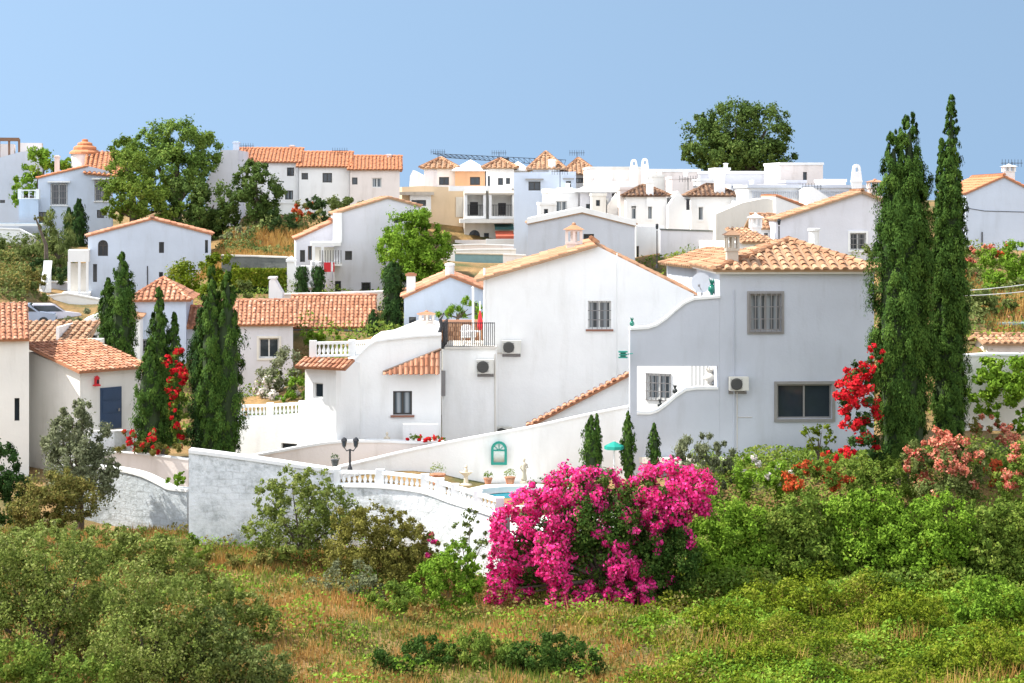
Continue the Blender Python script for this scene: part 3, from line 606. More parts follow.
# finials
def vase(label,px,py0,py1,Y,mat,name='ceramic_pineapple',cat='ornament',group='green glazed finials',wd=.2):
    t=T(name,label,cat,px,py1,Y,0,group); H=(py1-py0)/F*Y; r=H*wd
    mb=MB(); mb.lathe([(r*.6,0),(r*.65,H*.08),(r*.3,H*.16),(r*.3,H*.22),(r,H*.38),(r*.95,H*.52),(r*.5,H*.66)],(0,0,0),12); t.part('vase_body',mb,mat,smooth=True)
    mb=MB()
    for k in range(7):
        an=k*.9; mb.tube([(0,0,H*.62),(math.cos(an)*r*.45,math.sin(an)*r*.45,H*.82),(math.cos(an)*r*.8,math.sin(an)*r*.8,H*(.9+.1*(k%2)))],[r*.22,r*.2,r*.03],5)
    t.part('leaf_tuft',mb,mat); return t
yt=RH.p.y
vase('green glazed finial at the low end of the swooping terrace wall',632,317,329,72.3,GREENG)
vase('green and black glazed finial at the high end of the swooping terrace wall',712,278,298,73.5,GREENG)
vase('small dark glazed finial on the curved sill of the opening, upper one',675,384,397,73,BLK)
vase('small dark glazed finial on the curved sill of the opening, lower one',660,398,411,72.8,BLK)
vase('dark vase on the top step of the curved sill beside the iron screen',710,366,387,73.8,GREYW if False else GREYC,'garden_urn','vase',None,.30)
t=T('wall_lamp','green lantern fixed to the left edge of the swooping terrace wall','lamp',624,358,71.7,0)
mb=MB(); mb.box((-.22,-.1,0),(.14,.1,.05)); mb.box((-.2,-.09,.11),(.12,.09,.16)); mb.box((-.22,-.1,.22),(.14,.1,.28)); t.part('lantern_body',mb,TEAL); mb=MB(); mb.box((-.15,-.06,.05),(.07,.06,.22)); t.part('lamp_glass',mb,GREENG); mb=MB(); mb.tube([(.1,0,.15),(.35,0,.18)],.02,5); t.part('bracket',mb,TEAL)
t=T('satellite_dish','grey satellite dish behind the high end of the swooping wall','satellite dish',701,300,74.5,-20)
mb=MB(); mb.lathe([(.02,0),(.2,.02),(.36,.08),(.42,.13)],(0,0,0),16); mb.v=[(x,-z+.15,y+.72) for x,y,z in mb.v]; t.part('dish',mb,GREYW); mb=MB(); mb.tube([(0,.15,0),(0,.15,.72)],.03,6); t.part('mast',mb,BAR_G); mb=MB(); mb.tube([(0,.15,.35),(0,-.3,.6)],.015,5); mb.box((-.04,-.36,.56),(.04,-.28,.66)); t.part('receiver_arm',mb,BAR_G)
# --- centre gable house ---
t=T('house','tall white gabled house in the centre, one barred window on its blank wall','house',443,442,78,-1)
CH=t
t.facade([(497,440),(497,345),(484,345),(484,279),(597,246),(694,294),(694,440)],10,[(588,301,611,329,'grille light redsill sill blind surround')],WHITE)
a=t.uz(484,279);b=t.uz(597,246);c=t.uz(694,294)
roof(t,[slope(a[0],a[1],b[0],b[1],-.3,10.2,.35,.05),slope(c[0],c[1],b[0],b[1],.02,10.2,.15,-.04)],TILE_P,UNDERP,.30,.42,[((b[0],-.3,b[1]+.12),(b[0],10,b[1]+.12))])
chimney(t,574,223,262,17,4.2,'cupola',PINKW,TILE_P)
t.facade([(443,440),(443,349),(496.7,349),(496.7,440)],5,[],WHITE,v=-.9,name='front_wing')
mb=MB(); a=t.uz(447,349,-.9); b=t.uz(497,345,0); mb.box((a[0]-.1,-.98,a[1]),(b[0],4,a[1]+.1)); t.part('terrace_floor',mb,GREYC)
bx(t,'pipe_shaft',441,371,445.2,396,-1.12,-.92,BAR_G); strip(t,[(442.6,396),(442.6,440)],-.95,.03,WHITE,'drain_pipe')
strip(t,[(495,354),(495,433)],-.91,.03,GREYC,'conduit'); strip(t,[(617,253),(617,405)],0,.02,WHITE,'drain_pipe'); strip(t,[(495,353),(520,353)],0.0,.02,GREYC,'conduit')
strip(t,[(484.5,268),(484.5,345)],0,.05,WHITE,'drain_pipe')
aircon('air conditioner high on the tall white gabled house beside the terrace',t,502,340,521,354,0)
aircon('air conditioner on the front wing just below the iron railed terrace',t,477,359,494,374,-.9)
aircon('air conditioner low on the white wall at the foot of the sloping tiled coping',t,496,426,512,437,0)
# terrace iron railing
r=T('railing','dark iron railing round the small roof terrace','railing',443,349,77.2,-2,None)
mb=MB(); L_=3.7*52/54
n=26
for k in range(n+1): mb.tube([(k*L_*.62/n,0,0),(k*L_*.62/n,0,1.15)],.014,4)
for z in (.12,1.12): mb.tube([(0,0,z),(L_*.62,0,z)],.022,4)
r.part('front_bars',mb,BAR_D); mb=MB()
for k in range(14): mb.tube([(0,k*.22,0),(0,k*.22,1.15)],.014,4)
mb.tube([(0,0,1.12),(0,2.9,1.12)],.022,4); r.part('side_bars',mb,BAR_D)
mb=MB(); mb.tube([(0,0,.05),(-.22,-.05,.5),(-.05,-.05,1.0),(-.12,-.05,1.3),(.05,-.05,1.55)],[.09,.1,.09,.08,.04],7); r.part('scroll_post',mb,BAR_D)
# terrace back wall with brick lattice look, chair, parasol, plants
t=T('garden_wall','low terracotta coloured wall at the back of the small roof terrace','wall',440,349,80.6,-2)
mb=MB()
for j in range(6):
    for k in range(12): mb.box((.05+k*.15+(j%2)*.07,0,.2*j),(.05+k*.15+.11+(j%2)*.07,.12,.2*j+.17))
mb.box((0,.02,0),(1.95,.1,1.2)); t.part('brickwork',mb,TILE_P); mb=MB(); mb.box((-.05,-.05,1.2),(2.0,.2,1.3)); t.part('coping',mb,TILE_O)
t=T('plastic_chair','white plastic chair on the small railed terrace','chair',468,347,78.7,20)
mb=MB(); mb.box((-.25,-.25,.42),(.25,.25,.47)); t.part('seat',mb,WHC); mb=MB(); mb.prism([(-.25,.47),(.25,.47),(.22,.9),(.1,.97),(-.1,.97),(-.22,.9)],[],.2,.25); t.part('backrest',mb,WHC)
for x in (-.22,.22):
    for y in (-.2,.2): mb=MB(); mb.tube([(x*1.1,y*1.1,0),(x,y,.43)],.025,5); t.part('leg',mb,WHC)
    mb=MB(); mb.tube([(x*1.2,-.22,.43),(x*1.25,-.2,.68),(x*1.2,.22,.7)],.025,5); t.part('armrest',mb,WHC)
t=T('plastic_table','small white round table beside the chair on the railed terrace','table',472,347,78.1,0)
mb=MB(); mb.lathe([(.33,.66),(.33,.7)],(0,0,0),16); t.part('table_top',mb,WHC); mb=MB(); mb.lathe([(.2,0),(.05,.06),(.04,.66)],(0,0,0),8); t.part('leg',mb,WHC)
t=T('parasol','closed dark red parasol on the small railed terrace','parasol',480,347,78.6,0)
mb=MB(); mb.tube([(0,0,0),(0,0,2.0)],.025,6); t.part('pole',mb,WHC); mb=MB(); mb.lathe([(.08,.75),(.12,.9),(.1,1.2),(.05,1.5),(.02,1.6)],(0,0,0),9); t.part('canopy',mb,RED)
t=T('pole','thin white pole standing on the small railed terrace','pole',473,347,79.4,0); mb=MB(); mb.tube([(0,0,0),(0,0,2.6)],.05,7); t.part('shaft',mb,WHC); mb=MB(); mb.lathe([(.07,2.6),(.03,2.68)],(0,0,0),7); t.part('cap',mb,WHC)
# stair wing: sloping tiled coping
t=T('garden_wall','white wall with a long sloping tiled top, against the tall gabled house','wall',528,478,74.6,-2)
t.facade([(528,478),(528,429),(629,377),(629,478)],.6,[],WHITE,name='masonry')
a=t.uz(526,428);b=t.uz(629,375); mb=MB(); tiles(mb,[(a[0],-.22,a[1]+.05),(b[0],-.22,b[1]+.05),(b[0],.2,b[1]+.12),(a[0],.2,a[1]+.12)],.28,.4); t.part('tile_coping',mb,[TILE_O,UNDER])
# pool back wall
pw=ribbon('garden_wall','long white garden wall behind the swimming pool with an arched teal mirror on it','wall',[(338,468,482,71.5),(376,459,484,72),(415,450,486,72.3),(470,439,488,72.5),(530,428,488,72.6),(580,417,490,72.6),(629,407,490,72.4)],.3,WHITE,cap=1,caph=.07,capw=.04,smooth=4)
pw2=ribbon('garden_wall','pinkish terrace wall directly behind the double lantern lamp post','wall',[(248,458,480,73.6),(290,450,480,73.5),(334,443,480,73.4),(380,442,478,73.3),(408,443,478,73.2),(445,443,478,73.2)],.3,PINKW,cap=1,caph=.1,capw=.05,smooth=4)
# arched teal mirror
t=T('mirror','arched teal framed mirror hanging on the long white pool wall','mirror',499,465,72.2,0)
W=.64;H=.95
def archp(w,h,x=0,z=0): return [(x-w/2,z),(x+w/2,z)]+[(x+w/2*math.cos(R(a)),z+h-w/2+w/2*math.sin(R(a))) for a in range(0,181,18)]
mb=MB(); mb.prism(archp(W,H),[archp(W-.2,H-.2,0,.1)],0,.08); mb.box((-W/2+.1,.01,H*.58),(W/2-.1,.06,H*.58+.06)); 
for a_ in (45,90,135): mb.tube([(0,.04,H*.6),(.25*math.cos(R(a_)),.04,H*.6+.25*math.sin(R(a_)))],.02,4)
t.part('mirror_frame',mb,TEAL); mb=MB(); mb.prism(archp(W-.19,H-.19,0,.095),[],.06,.075); t.part('mirror_glass',mb,MIRR)
# pots and statuettes along wall
def statue(label,px,py0,py1,Y,kind):
    H=(py1-py0)/F*Y; t=T('statue' if kind!='pot' else 'flower_pot',label,'statue' if kind!='pot' else 'flower pot',px,py1,Y,0)
    mb=MB()
    if kind=='figure':
        mb.lathe([(H*.16,0),(H*.16,H*.06),(H*.1,H*.08),(H*.09,H*.12)],(0,0,0),10); t.part('plinth',mb,PALEST)
        mb=MB(); mb.lathe([(H*.11,H*.12),(H*.12,H*.2),(H*.085,H*.4),(H*.10,H*.5),(H*.075,H*.6),(H*.11,H*.72),(H*.08,H*.8),(H*.03,H*.83),(H*.035,H*.86),(H*.06,H*.92),(H*.05,H*.97),(H*.02,H)],(0,0,0),12); mb.tube([(-H*.1,0,H*.76),(-H*.15,0,H*.6),(-H*.06,-H*.08,H*.5)],[H*.035,H*.03,H*.025],6); mb.tube([(H*.1,0,H*.76),(H*.15,-H*.03,H*.62),(H*.04,-H*.1,H*.6)],[H*.035,H*.03,H*.025],6); t.part('figure',mb,PALEST,smooth=True)
    elif kind=='fountain':
        mb.lathe([(H*.3,0),(H*.3,H*.05),(H*.12,H*.1),(H*.1,H*.45),(H*.3,H*.6),(H*.34,H*.66),(H*.28,H*.64)],(0,0,0),12); t.part('basin',mb,PALEST); mb=MB(); mb.lathe([(H*.08,H*.6),(H*.1,H*.75),(H*.06,H*.85),(H*.09,H*.92),(H*.03,H)],(0,0,0),9); t.part('figure',mb,PALEST)
    else:
        mb.lathe([(H*.3,0),(H*.42,H*.5),(H*.46,H*.52),(H*.46,H*.6),(H*.38,H*.6)],(0,0,0),12); t.part('pot',mb,TILE_O); 
        c=np.array([[0,0,H*.8]]); V,Fc,r=clumpleaves(c,np.array([H*.5]),120,.07); npmesh('plant',V,Fc,r,G_MIX,t.o)
    return t
statue('slim pale garden statue at the right of the pool wall below the mirror',524,458,483,70.6,'figure')
statue('wide pale stone fountain left of the pool before the white wall',466,465,485,70.2,'fountain')
statue('small terracotta pot with plant right below the mirror by the pool',488,474,484,70.6,'pot')
statue('dark green potted plant before the pool wall, left of the stone fountain',438,467,484,70.4,'pot')
statue('small potted plant between the terracotta pot and the slim statue',510,472,484,70.6,'pot')
statue('pale cherub statuette standing on the terrace by the pinkish wall',387,432,455,73.8,'figure')
# pool deck and pool (deck = structure)
dz=P(500,490,69).z
mb=MB()
def ell(n,cx,cy,rx,ry): return [(cx+rx*math.cos(2*math.pi*k/n),cy+ry*math.sin(2*math.pi*k/n)) for k in range(n)]
pc=P(527,490,68.1); dk=[Vector((*p_,0)) for p_ in [(P(300,480,62.6).x,62.9),(P(430,480,61.3).x,61.6),(P(505,480,59).x,60),(P(640,480,60).x,61),(P(640,480,72).x,72.6),(P(345,480,72).x,72.0),(P(250,480,72).x,71.5)]]
pe=ell(36,pc.x,pc.y,2.4,2.15)
for tr_ in tessellate_polygon([dk,[Vector((*p_,0)) for p_ in pe]]):
    al=dk+[Vector((*p_,0)) for p_ in pe]; pts=[(al[i].x,al[i].y,dz-.28) for i in tr_]
    n_=(Vector(pts[1])-Vector(pts[0])).cross(Vector(pts[2])-Vector(pts[0]))
    if n_.z<0: pts.reverse()
    mb.face(pts)
o=build('pool_deck',mb,CREAM); o['kind']='structure'
t=T('swimming_pool','oval turquoise swimming pool with white rim below the long white garden wall','swimming pool',516,487,67.6,0)
t.o.location=(pc.x,pc.y,dz-.28)
mb=MB(); e1=ell(36,0,0,2.65,2.45); e2=ell(36,0,0,2.42,2.22)
for k in range(36):
    k2=(k+1)%36; a,b,c,d=e1[k],e1[k2],e2[k2],e2[k]
    mb.face([(*a,.22),(*b,.22),(*c,.22),(*d,.22)]); mb.face([(*a,-.1),(*b,-.1),(*b,.22),(*a,.22)]); mb.face([(*d,.22),(*c,.22),(*c,-.2),(*d,-.2)])
t.part('rim',mb,WHITE)
POOLT=plain('pool_liner',(.08,.50,.62),.3); 
mb=MB()
for k in range(36):
    k2=(k+1)%36; c,d=e2[k2],e2[k]; mb.face([(*d,-.2),(*c,-.2),(*c,-1.5),(*d,-1.5)])
mb.face([(*p_,-1.45) for p_ in e2]); t.part('basin',mb,POOLT)
m,nt_,b_=base('pool_water'); b_.inputs['Base Color'].default_value=(.006,.17,.22,1); b_.inputs['Roughness'].default_value=.08; b_.inputs['Specular IOR Level'].default_value=.04; b_.inputs['IOR'].default_value=1.33
bn=nt_.nodes.new('ShaderNodeBump'); bn.inputs['Strength'].default_value=.25; bn.inputs['Distance'].default_value=.05; nn_=noise(nt_,3,2); nt_.links.new(nn_.outputs[0],bn.inputs['Height']); nt_.links.new(bn.outputs[0],b_.inputs['Normal'])
mb=MB(); mb.face([(*p_,-.02) for p_ in e2]); t.part('water',mb,m)
# --- annex: house with sloping orange roof patch, window ---
t=T('house','low white house with a sloping orange roof patch, curved parapet and one shuttered window','house',335,443,75,2)
AN=t
t.facade([(334,443),(334,372),(345,369),(356,359),(368,347),(376,342),(390,340),(418,337),(441,336),(441,443)],6,[(393,391,412,415,'blind redsill sill dark')],WHITE)
a=t.uz(383,373,-.12);b=t.uz(441,376,-.12);c=t.uz(441,349,1.0); d_=t.uz(441,349,-.12)
mb=MB(); tiles(mb,[(a[0],-.5,a[1]+.02),(b[0]-.05,-.5,a[1]+.02),(b[0]-.05,-.06,d_[1])],.22,.36); t.part('roof',mb,[TILE_O,UNDER])
strip(t,[(383,372),(441,349)],-.08,.06,UNDERB,'flashing',None)
cp=MB(); q=t.px2([(333,372),(345,369),(356,359),(368,347),(376,342),(390,340),(418,337),(441,336)])
for i in range(len(q)-1):
    (a,za),(b,zb)=q[i],q[i+1]; cp.add([(a,-.08,za+.002),(b,-.08,zb+.002),(b,.4,zb+.002),(a,.4,za+.002),(a,-.08,za+.09),(b,-.08,zb+.09),(b,.4,zb+.09),(a,.4,za+.09)],[(0,1,5,4),(4,5,6,7),(2,3,7,6),(0,3,2,1),(1,2,6,5),(3,0,4,7)])
t.part('coping',cp,WHITE)
bx(t,'planter_wall',403,424,438,441,-.9,-.6,WHITE)
# terrace block left of it with canopy strip
t=T('house','small bright white block under the upper balustrade with a terracotta canopy strip','house',305,443,74,-26)
t.facade([(305,445),(305,366),(336,366),(336,445)],5,[(313,383,323,398,'')],WHITE)
a=t.uz(301,365);b=t.uz(345,365)
mb=MB(); tiles(mb,[(a[0],-.5,a[1]-.02),(b[0]+.3,-.5,a[1]-.02),(b[0]+.3,.25,a[1]+.3),(a[0],.25,a[1]+.3)],.22,.36); t.part('canopy_roof',mb,[TILE_O,UNDER])
balustrade('upper white balustrade over the terracotta canopy strip',[(313,357,74.2),(352,356,75.2),(383,353,78)],.62,n_per_m=5)
t=T('house','white lower terrace block with slot window under the long balustrade left of centre','house',238,466,76.5,-26)
t.facade([(234,470),(234,426),(258,424),(300,421),(305,405),(320,388),(338,369),(338,470)],4,[(281,444,297,450,'slit dark')],WHITE)
t2=ribbon('garden_wall','short white step wall below the long lower balustrade','wall',[(232,424,470,77),(262,419,470,77),(304,418,470,77)],.5,WHITE,cap=1)
balustrade('long lower white balustrade right of the tall dark cypresses',[(238,418,77),(270,417,77.2),(302,415,77.4)],.55,n_per_m=6)
# --- pale blue house behind terrace ---
t=T('house','pale blue low house with slim round chimney right of the flat topped cypress','house',404,350,92,3)
t.facade([(404,352),(404,297),(450,276),(484,289),(484,352)],7,[(409,317,416,326,'dark slit'),(472,303,478,318,'dark slit')],BWHITE)
a=t.uz(404,297);b=t.uz(450,276);c=t.uz(484,289)
roof(t,[slope(a[0],a[1],b[0],b[1],-.1,7,.1,.03),slope(c[0],c[1],b[0],b[1],-.1,7,.1,.03)],TILE_O,UNDER,.3,.42)
chimney(t,450,263,283,9,.3,'round',WHITE); chimney(t,411,273,298,9,.2,'box',WHITE,TILE_O)
t=T('house','low white flat roofed house with a squat pinkish chimney left of the terrace railing','house',396,348,85,6)
t.facade([(396,362),(396,340),(432,326),(470,336),(470,362)],6,[],CREAM)
chimney(t,427,311,331,15,1.6,'cupola',PINKW,TILE_O)
# --- left door house ---
t=T('house','white house at the left with a navy door and a red lantern','house',29,470,75,-45)
a=t.uz(29,355); b=t.uz(80,372)
t.facade([(29,470),(29,352),(80,372),(80,470)],2.9,[],CREAM)
DH=t; W_=b[0]; ul=t.uz(29,352)
roof(t,[slope(W_,b[1],-.2,t.uz(27,346)[1],-.25,3.15,.35,.12)],TILE_O,UNDER,.21,.36)
def sidebox(t,u,px0,px1,py0,py1,d0,d1,name,mat,parent=None,label=None):
    v0=t.sidev(px0,u); v1=t.sidev(px1,u); z1=CZ+(YH-py0)/F*(t.p.y+u*t.s+v0*t.c)-t.p.z; z0=CZ+(YH-py1)/F*(t.p.y+u*t.s+v0*t.c)-t.p.z
    mb=MB(); mb.box((u+d0,v0,z0),(u+d1,v1,z1)); return t.part(name,mb,mat,parent,label)
dr=sidebox(t,W_,100,121,388,430,-.01,.05,'door',NAVY)
for k,(p0,p1) in enumerate(((390,400),(402,413),(415,428))): sidebox(t,W_,102,119.5,p0,p1,.05,.07,'door_panel',NAVY,dr)
sidebox(t,W_,117,118.5,408,411,.07,.12,'handle',BAR_G,dr)
vl=t.sidev(97,W_); o=T('wall_lamp','red lantern on the wall just left of the navy door','lamp',97,386,t.p.y+W_*t.s+vl*t.c-.2,45)
mb=MB(); mb.box((-.12,-.12,0),(.1,.12,.06)); mb.box((-.08,-.08,.06),(.06,.08,.3)); mb.lathe([(.15,.3),(.03,.42)],(0,0,0),4); o.part('lantern_body',mb,RED); mb=MB(); mb.tube([(0,0,.36),(.0,.25,.36)],.02,5); o.part('bracket',mb,RED); mb=MB(); mb.box((-.06,-.085,.1),(.04,-.08,.25)); o.part('lamp_glass',mb,GLASS)
ribbon('garden_wall','low white stone wall along the terrace in front of the navy door','wall',[(88,432,462,70.5),(112,432,462,71),(128,431,462,72)],.3,LIMEW,cap=1,caph=.06,capw=.02)
t=T('house','white tiled house at the left edge with one tall slit window','house',28,470,72.3,16)
lo=t.uz(-70,340)
t.facade([(-70,470),(-70,338),(29,338),(29,470)],6,[(14.5,398,19.5,421,'slit dark')],CREAM)
c0=t.uz(-70,338)[0];c1=t.uz(29.5,338)[0];z0_=t.uz(29,338)[1]
roof(t,[[(c0,-.3,z0_-.02),(c1,-.3,z0_-.02),(c1,4,z0_+1.2),(c0,4,z0_+1.2)]],TILE_O,UNDER,.22,.36)
t=T('house','low house behind the lean-to at the left, only its pale tiled roof ridge showing','house',10,400,80,0)
t.facade([(10,400),(10,345),(84,345),(84,400)],4,[],CREAM)
c0=t.uz(8,345)[0];c1=t.uz(84,345)[0];z0_=t.uz(29,343)[1]
roof(t,[[(c0,-.3,z0_),(c1,-.3,z0_),(c1,3.2,z0_+.75),(c0,3.2,z0_+.75)]],TILE_P,UNDERP,.3,.4)
bx(t,'party_wall',56,327,59,345,.2,3.0,WHITE)
# --- retaining walls ---
ribbon('retaining_wall','curved grey stained stone retaining wall at the left, behind the olive green tree','wall',[(60,466,535,66.5),(100,468,535,66),(125,471,535,65.5),(145,476,535,65),(162,484,536,64.6),(172,489,536,64.4),(190,491,538,64.1)],.4,GREYSTONE,cap=1,caph=.09,capw=.04,smooth=4)
ribbon('garden_wall','pink plastered wall above the curved stone wall at the left, under red flowers','wall',[(104,452,500,70),(150,455,500,70),(190,460,500,69.5)],.3,PINKW,cap=1,caph=.05,capw=.02)
ribbon('retaining_wall','long whitewashed stone retaining wall running from the dark cypresses to the pool','wall',[(190,452,545,61.9),(215,455,548,61.9),(260,461,550,61.85),(300,467,550,61.8),(334,472,552,61.8)],.5,LIMEW,cap=1,caph=.12,capw=.05,smooth=4)
ribbon('retaining_wall','whitewashed retaining wall under the curved pool balustrade, ending at the magenta bush','wall',[(334,486,560,61.8),(380,487,562,61.4),(425,492,570,60.8),(455,502,582,60),(478,509,595,59.2),(505,518,610,58.4)],.5,LIMEW,cap=1,caph=.05,capw=.04,smooth=4)
balustrade('curved white balustrade on top of the pool retaining wall',[(336,485,61.8),(380,485.5,61.4),(425,490.5,60.8),(440,495,60.4),(455,500.5,60),(478,507.5,59.2),(500,514.5,58.5)],.50,n_per_m=5.2)
ribbon('garden_wall','blue grey stained wall step at the foot of the double lamp post','wall',[(333,469,500,62.1),(340,470,500,62.1)],.5,GREYSTONE,cap=1,caph=.05)
def lantern_post(label,px,pyb,pyt,Y,double=True,name='street_lamp',h0=.35):
    t=T(name,label,'street lamp',px,pyb,Y,0,'lamp posts'); H=(pyb-pyt)/F*Y
    mb=MB(); mb.lathe([(.10,0),(.08,.15),(.04,.25),(.035,H-.45),(.045,H-.4)],(0,0,0),8); t.part('post',mb,BAR_D)
    xs=(-.21,.21) if double else (0,)
    if double: mb=MB(); mb.tube([(-.21,0,H-.34),(-.12,0,H-.46),(0,0,H-.42),(.12,0,H-.46),(.21,0,H-.34)],.025,6); t.part('arm',mb,BAR_D)
    for x in xs:
        mb=MB(); mb.lathe([(.04,H-.34),(.07,H-.29),(.10,H-.1)],(x,0,0),6); l=t.part('lantern',mb,GLASS); mb=MB(); mb.lathe([(.12,H-.1),(.09,H-.03),(.02,H+.03)],(x,0,0),6); t.part('lantern_cap',mb,BAR_D,l)
    return t
lantern_post('dark double lantern lamp post on the terrace above the white retaining wall',350,472,438,64.5)
t=T('flower_pot','small dark potted plant on the wall pillar left of the double lamp post','flower pot',335,466,62.0,0)
mb=MB(); mb.lathe([(.09,0),(.14,.2),(.15,.22)],(0,0,0),9); t.part('pot',mb,BLK); V,Fc,r=clumpleaves(np.array([[0,0,.3]]),np.array([.16]),70,.06); npmesh('plant',V,Fc,r,G_DARK,t.o)
def brolly(label,px,py0,py1,Y,mat,closed=False,group=None,rad=.55):
    t=T('parasol',label,'parasol',px,py1,Y,0,group); H=(py1-py0)/F*Y; mb=MB(); mb.tube([(0,0,0),(0,0,H)],.03,6); t.part('pole',mb,WHC); mb=MB()
    if closed: mb.lathe([(.06,H*.1),(.30,H*.2),(.14,H*.5),(.1,H*.8),(.02,H)],(0,0,0),8)
    else:
        n=8; ap=(0,0,H); rr=[(rad*math.cos(2*math.pi*k/n),rad*math.sin(2*math.pi*k/n),H-rad*.5) for k in range(n)]
        for k in range(n): mb.face([ap,rr[k],rr[(k+1)%n]]); a,b=rr[k],rr[(k+1)%n]; mb.face([a,b,(b[0],b[1],b[2]-.12),(a[0],a[1],a[2]-.12)])
    t.part('canopy',mb,mat); return t
brolly('small turquoise green parasol behind the magenta bush',614,441,482,66.5,TEAL,rad=.36)
# ================= MIDDLE AND FAR =================
def gable(name,label,outline,li,ai,ri,Y,a,D,mat,wins=(),tile=TILE_O,under=UNDER,pitch=.33,v0=-.12,lift=.03,ov=.1,group=None,base=None,rdg=True,row=.45):
    """front gable: outline px; li/ai/ri = index of left eave, apex, right eave in it"""
    t=T(name,label,'house',outline[0][0],outline[0][1],Y,a,group); t.facade(outline,D,wins,mat)
    q=t.px2(outline); A_=q[ai]; ps=[]
    if li is not None: ps.append(slope(q[li][0],q[li][1],A_[0],A_[1],v0,D,ov,lift))
    if ri is not None: ps.append(slope(q[ri][0],q[ri][1],A_[0],A_[1],v0,D,ov,lift))
    if ps: roof(t,ps,tile,under,pitch,row,[((A_[0],v0,A_[1]+lift+.05),(A_[0],D,A_[1]+lift+.05))] if rdg else [])
    return t
def eaved(name,label,x0,x1,yb,ye,Y,a,D,rise,mat,wins=(),tile=TILE_O,under=UNDER,pitch=.33,ov=.3,hip=0.,group=None,cat='house',row=.45,full=True,rlabel=None,ridges=True):
    """box house with its eave to the camera; rise in metres to the ridge"""
    t=T(name,label,cat,x0,yb,Y,a,group); ou=[(x0,yb),(x0,ye),(x1,ye),(x1,yb)]; q=t.px2(ou); zt=q[1][1]; t.o_z=zt
    # square up the top
    W=q[2][0]; t.W=W; t.zt=zt
    holes=[]
    def px(u,z): return None
    mb=MB(); todo=[]
    for wv in wins:
        a_=t.uz(wv[0],wv[3]); b_=t.uz(wv[2],wv[1]); holes.append([a_,(b_[0],a_[1]),b_,(a_[0],b_[1])]); todo.append((a_,b_,wv[4],wv[5] if len(wv)>5 else None))
    mb.prism([(0,-2.5),(W,-2.5),(W,zt),(0,zt)],holes,0,D,reveal=.3)
    if not hip and rise>0:
        mb.prism([(0,zt+.001),(W,zt+.001),(W,zt+.002),(0,zt+.002)],[],0,D)
        for u in (0.,W-.2): 
            n=len(mb.v); mb.add([(u,0,zt),(u,D,zt),(u,D/2,zt+rise-.05),(u+.2,0,zt),(u+.2,D,zt),(u+.2,D/2,zt+rise-.05)],[(0,1,2),(5,4,3),(0,2,5,3),(1,4,5,2)])
    t.part('wall',mb,mat)
    for a_,b_,st,lb in todo: t.window(a_,b_,0,st,lb)
    if rise>0:
        u0,u1,v0,v1=-ov,W+ov,-ov,D+ov; z=zt+.08-(0 if hip else ov*rise/(D/2)); zr=zt+.08+rise
        if hip:
            h=min(hip,(W+2*ov)/2); A_=(u0+h,D/2,zr);B_=(u1-h,D/2,zr); z=zt+.1
            if (W+2*ov)/2<=hip: A_=B_=((u0+u1)/2,D/2,zr); polys=[[(u0,v0,z),(u1,v0,z),A_],[(u1,v0,z),(u1,v1,z),A_],[(u1,v1,z),(u0,v1,z),A_],[(u0,v1,z),(u0,v0,z),A_]]
            else: polys=[[(u0,v0,z),(u1,v0,z),B_,A_],[(u1,v0,z),(u1,v1,z),B_],[(u1,v1,z),(u0,v1,z),A_,B_],[(u0,v1,z),(u0,v0,z),A_]]
            rg=[((u0,v0,z),A_),((u1,v0,z),B_)]+([(A_,B_)] if A_!=B_ else [])
        else: polys=[[(u0,v0,z),(u1,v0,z),(u1,D/2,zr),(u0,D/2,zr)],[(u1,v1,z),(u0,v1,z),(u0,D/2,zr),(u1,D/2,zr)]]; rg=[((u0,D/2,zr),(u1,D/2,zr))]
        if isinstance(tile,str): # plain plastered roof
            mb=MB()
            for p_ in polys: 
                mb.add(list(p_)+[(x,y,zz-.12) for x,y,zz in p_],[tuple(range(len(p_))),tuple(range(2*len(p_)-1,len(p_)-1,-1))]+[(i,(i+1)%len(p_),len(p_)+(i+1)%len(p_),len(p_)+i) for i in range(len(p_))])
            t.part('roof',mb,WHITE)
        else: roof(t,polys,tile,under,pitch,row,rg if ridges else [],label=rlabel)
    return t
def parapet(t,D,h=.5,W=None,mat=None):
    W=W or t.W; mb=MB(); z=t.zt
    mb.box((-.06,-.06,z+.003),(W+.06,.2,z+h)); mb.box((-.06,D-.2,z+.003),(W+.06,D+.06,z+h)); mb.box((-.06,.203,z+.003),(.2,D-.203,z+h)); mb.box((W-.2,.203,z+.003),(W+.06,D-.203,z+h)); t.part('parapet',mb,mat or WHITE)
def antenna(label,px,py0,py1,Y):
    t=T('tv_antenna',label,'antenna',px,py1,Y,0,'television antennas'); H=(py1-py0)/F*Y; mb=MB(); mb.tube([(0,0,0),(0,0,H)],.03,5); t.part('mast',mb,BAR_D)
    mb=MB(); mb.tube([(-.7,0,H*.92),(.7,0,H*.92)],.025,4)
    for k in range(7): mb.tube([(-.65+k*.21,-.3,H*.92),(-.65+k*.21,.3,H*.92)],.015,4); mb.tube([(-.65+k*.21,0,H*.92-.25),(-.65+k*.21,0,H*.92+.25)],.015,4)
    t.part('aerial',mb,BAR_D); return t
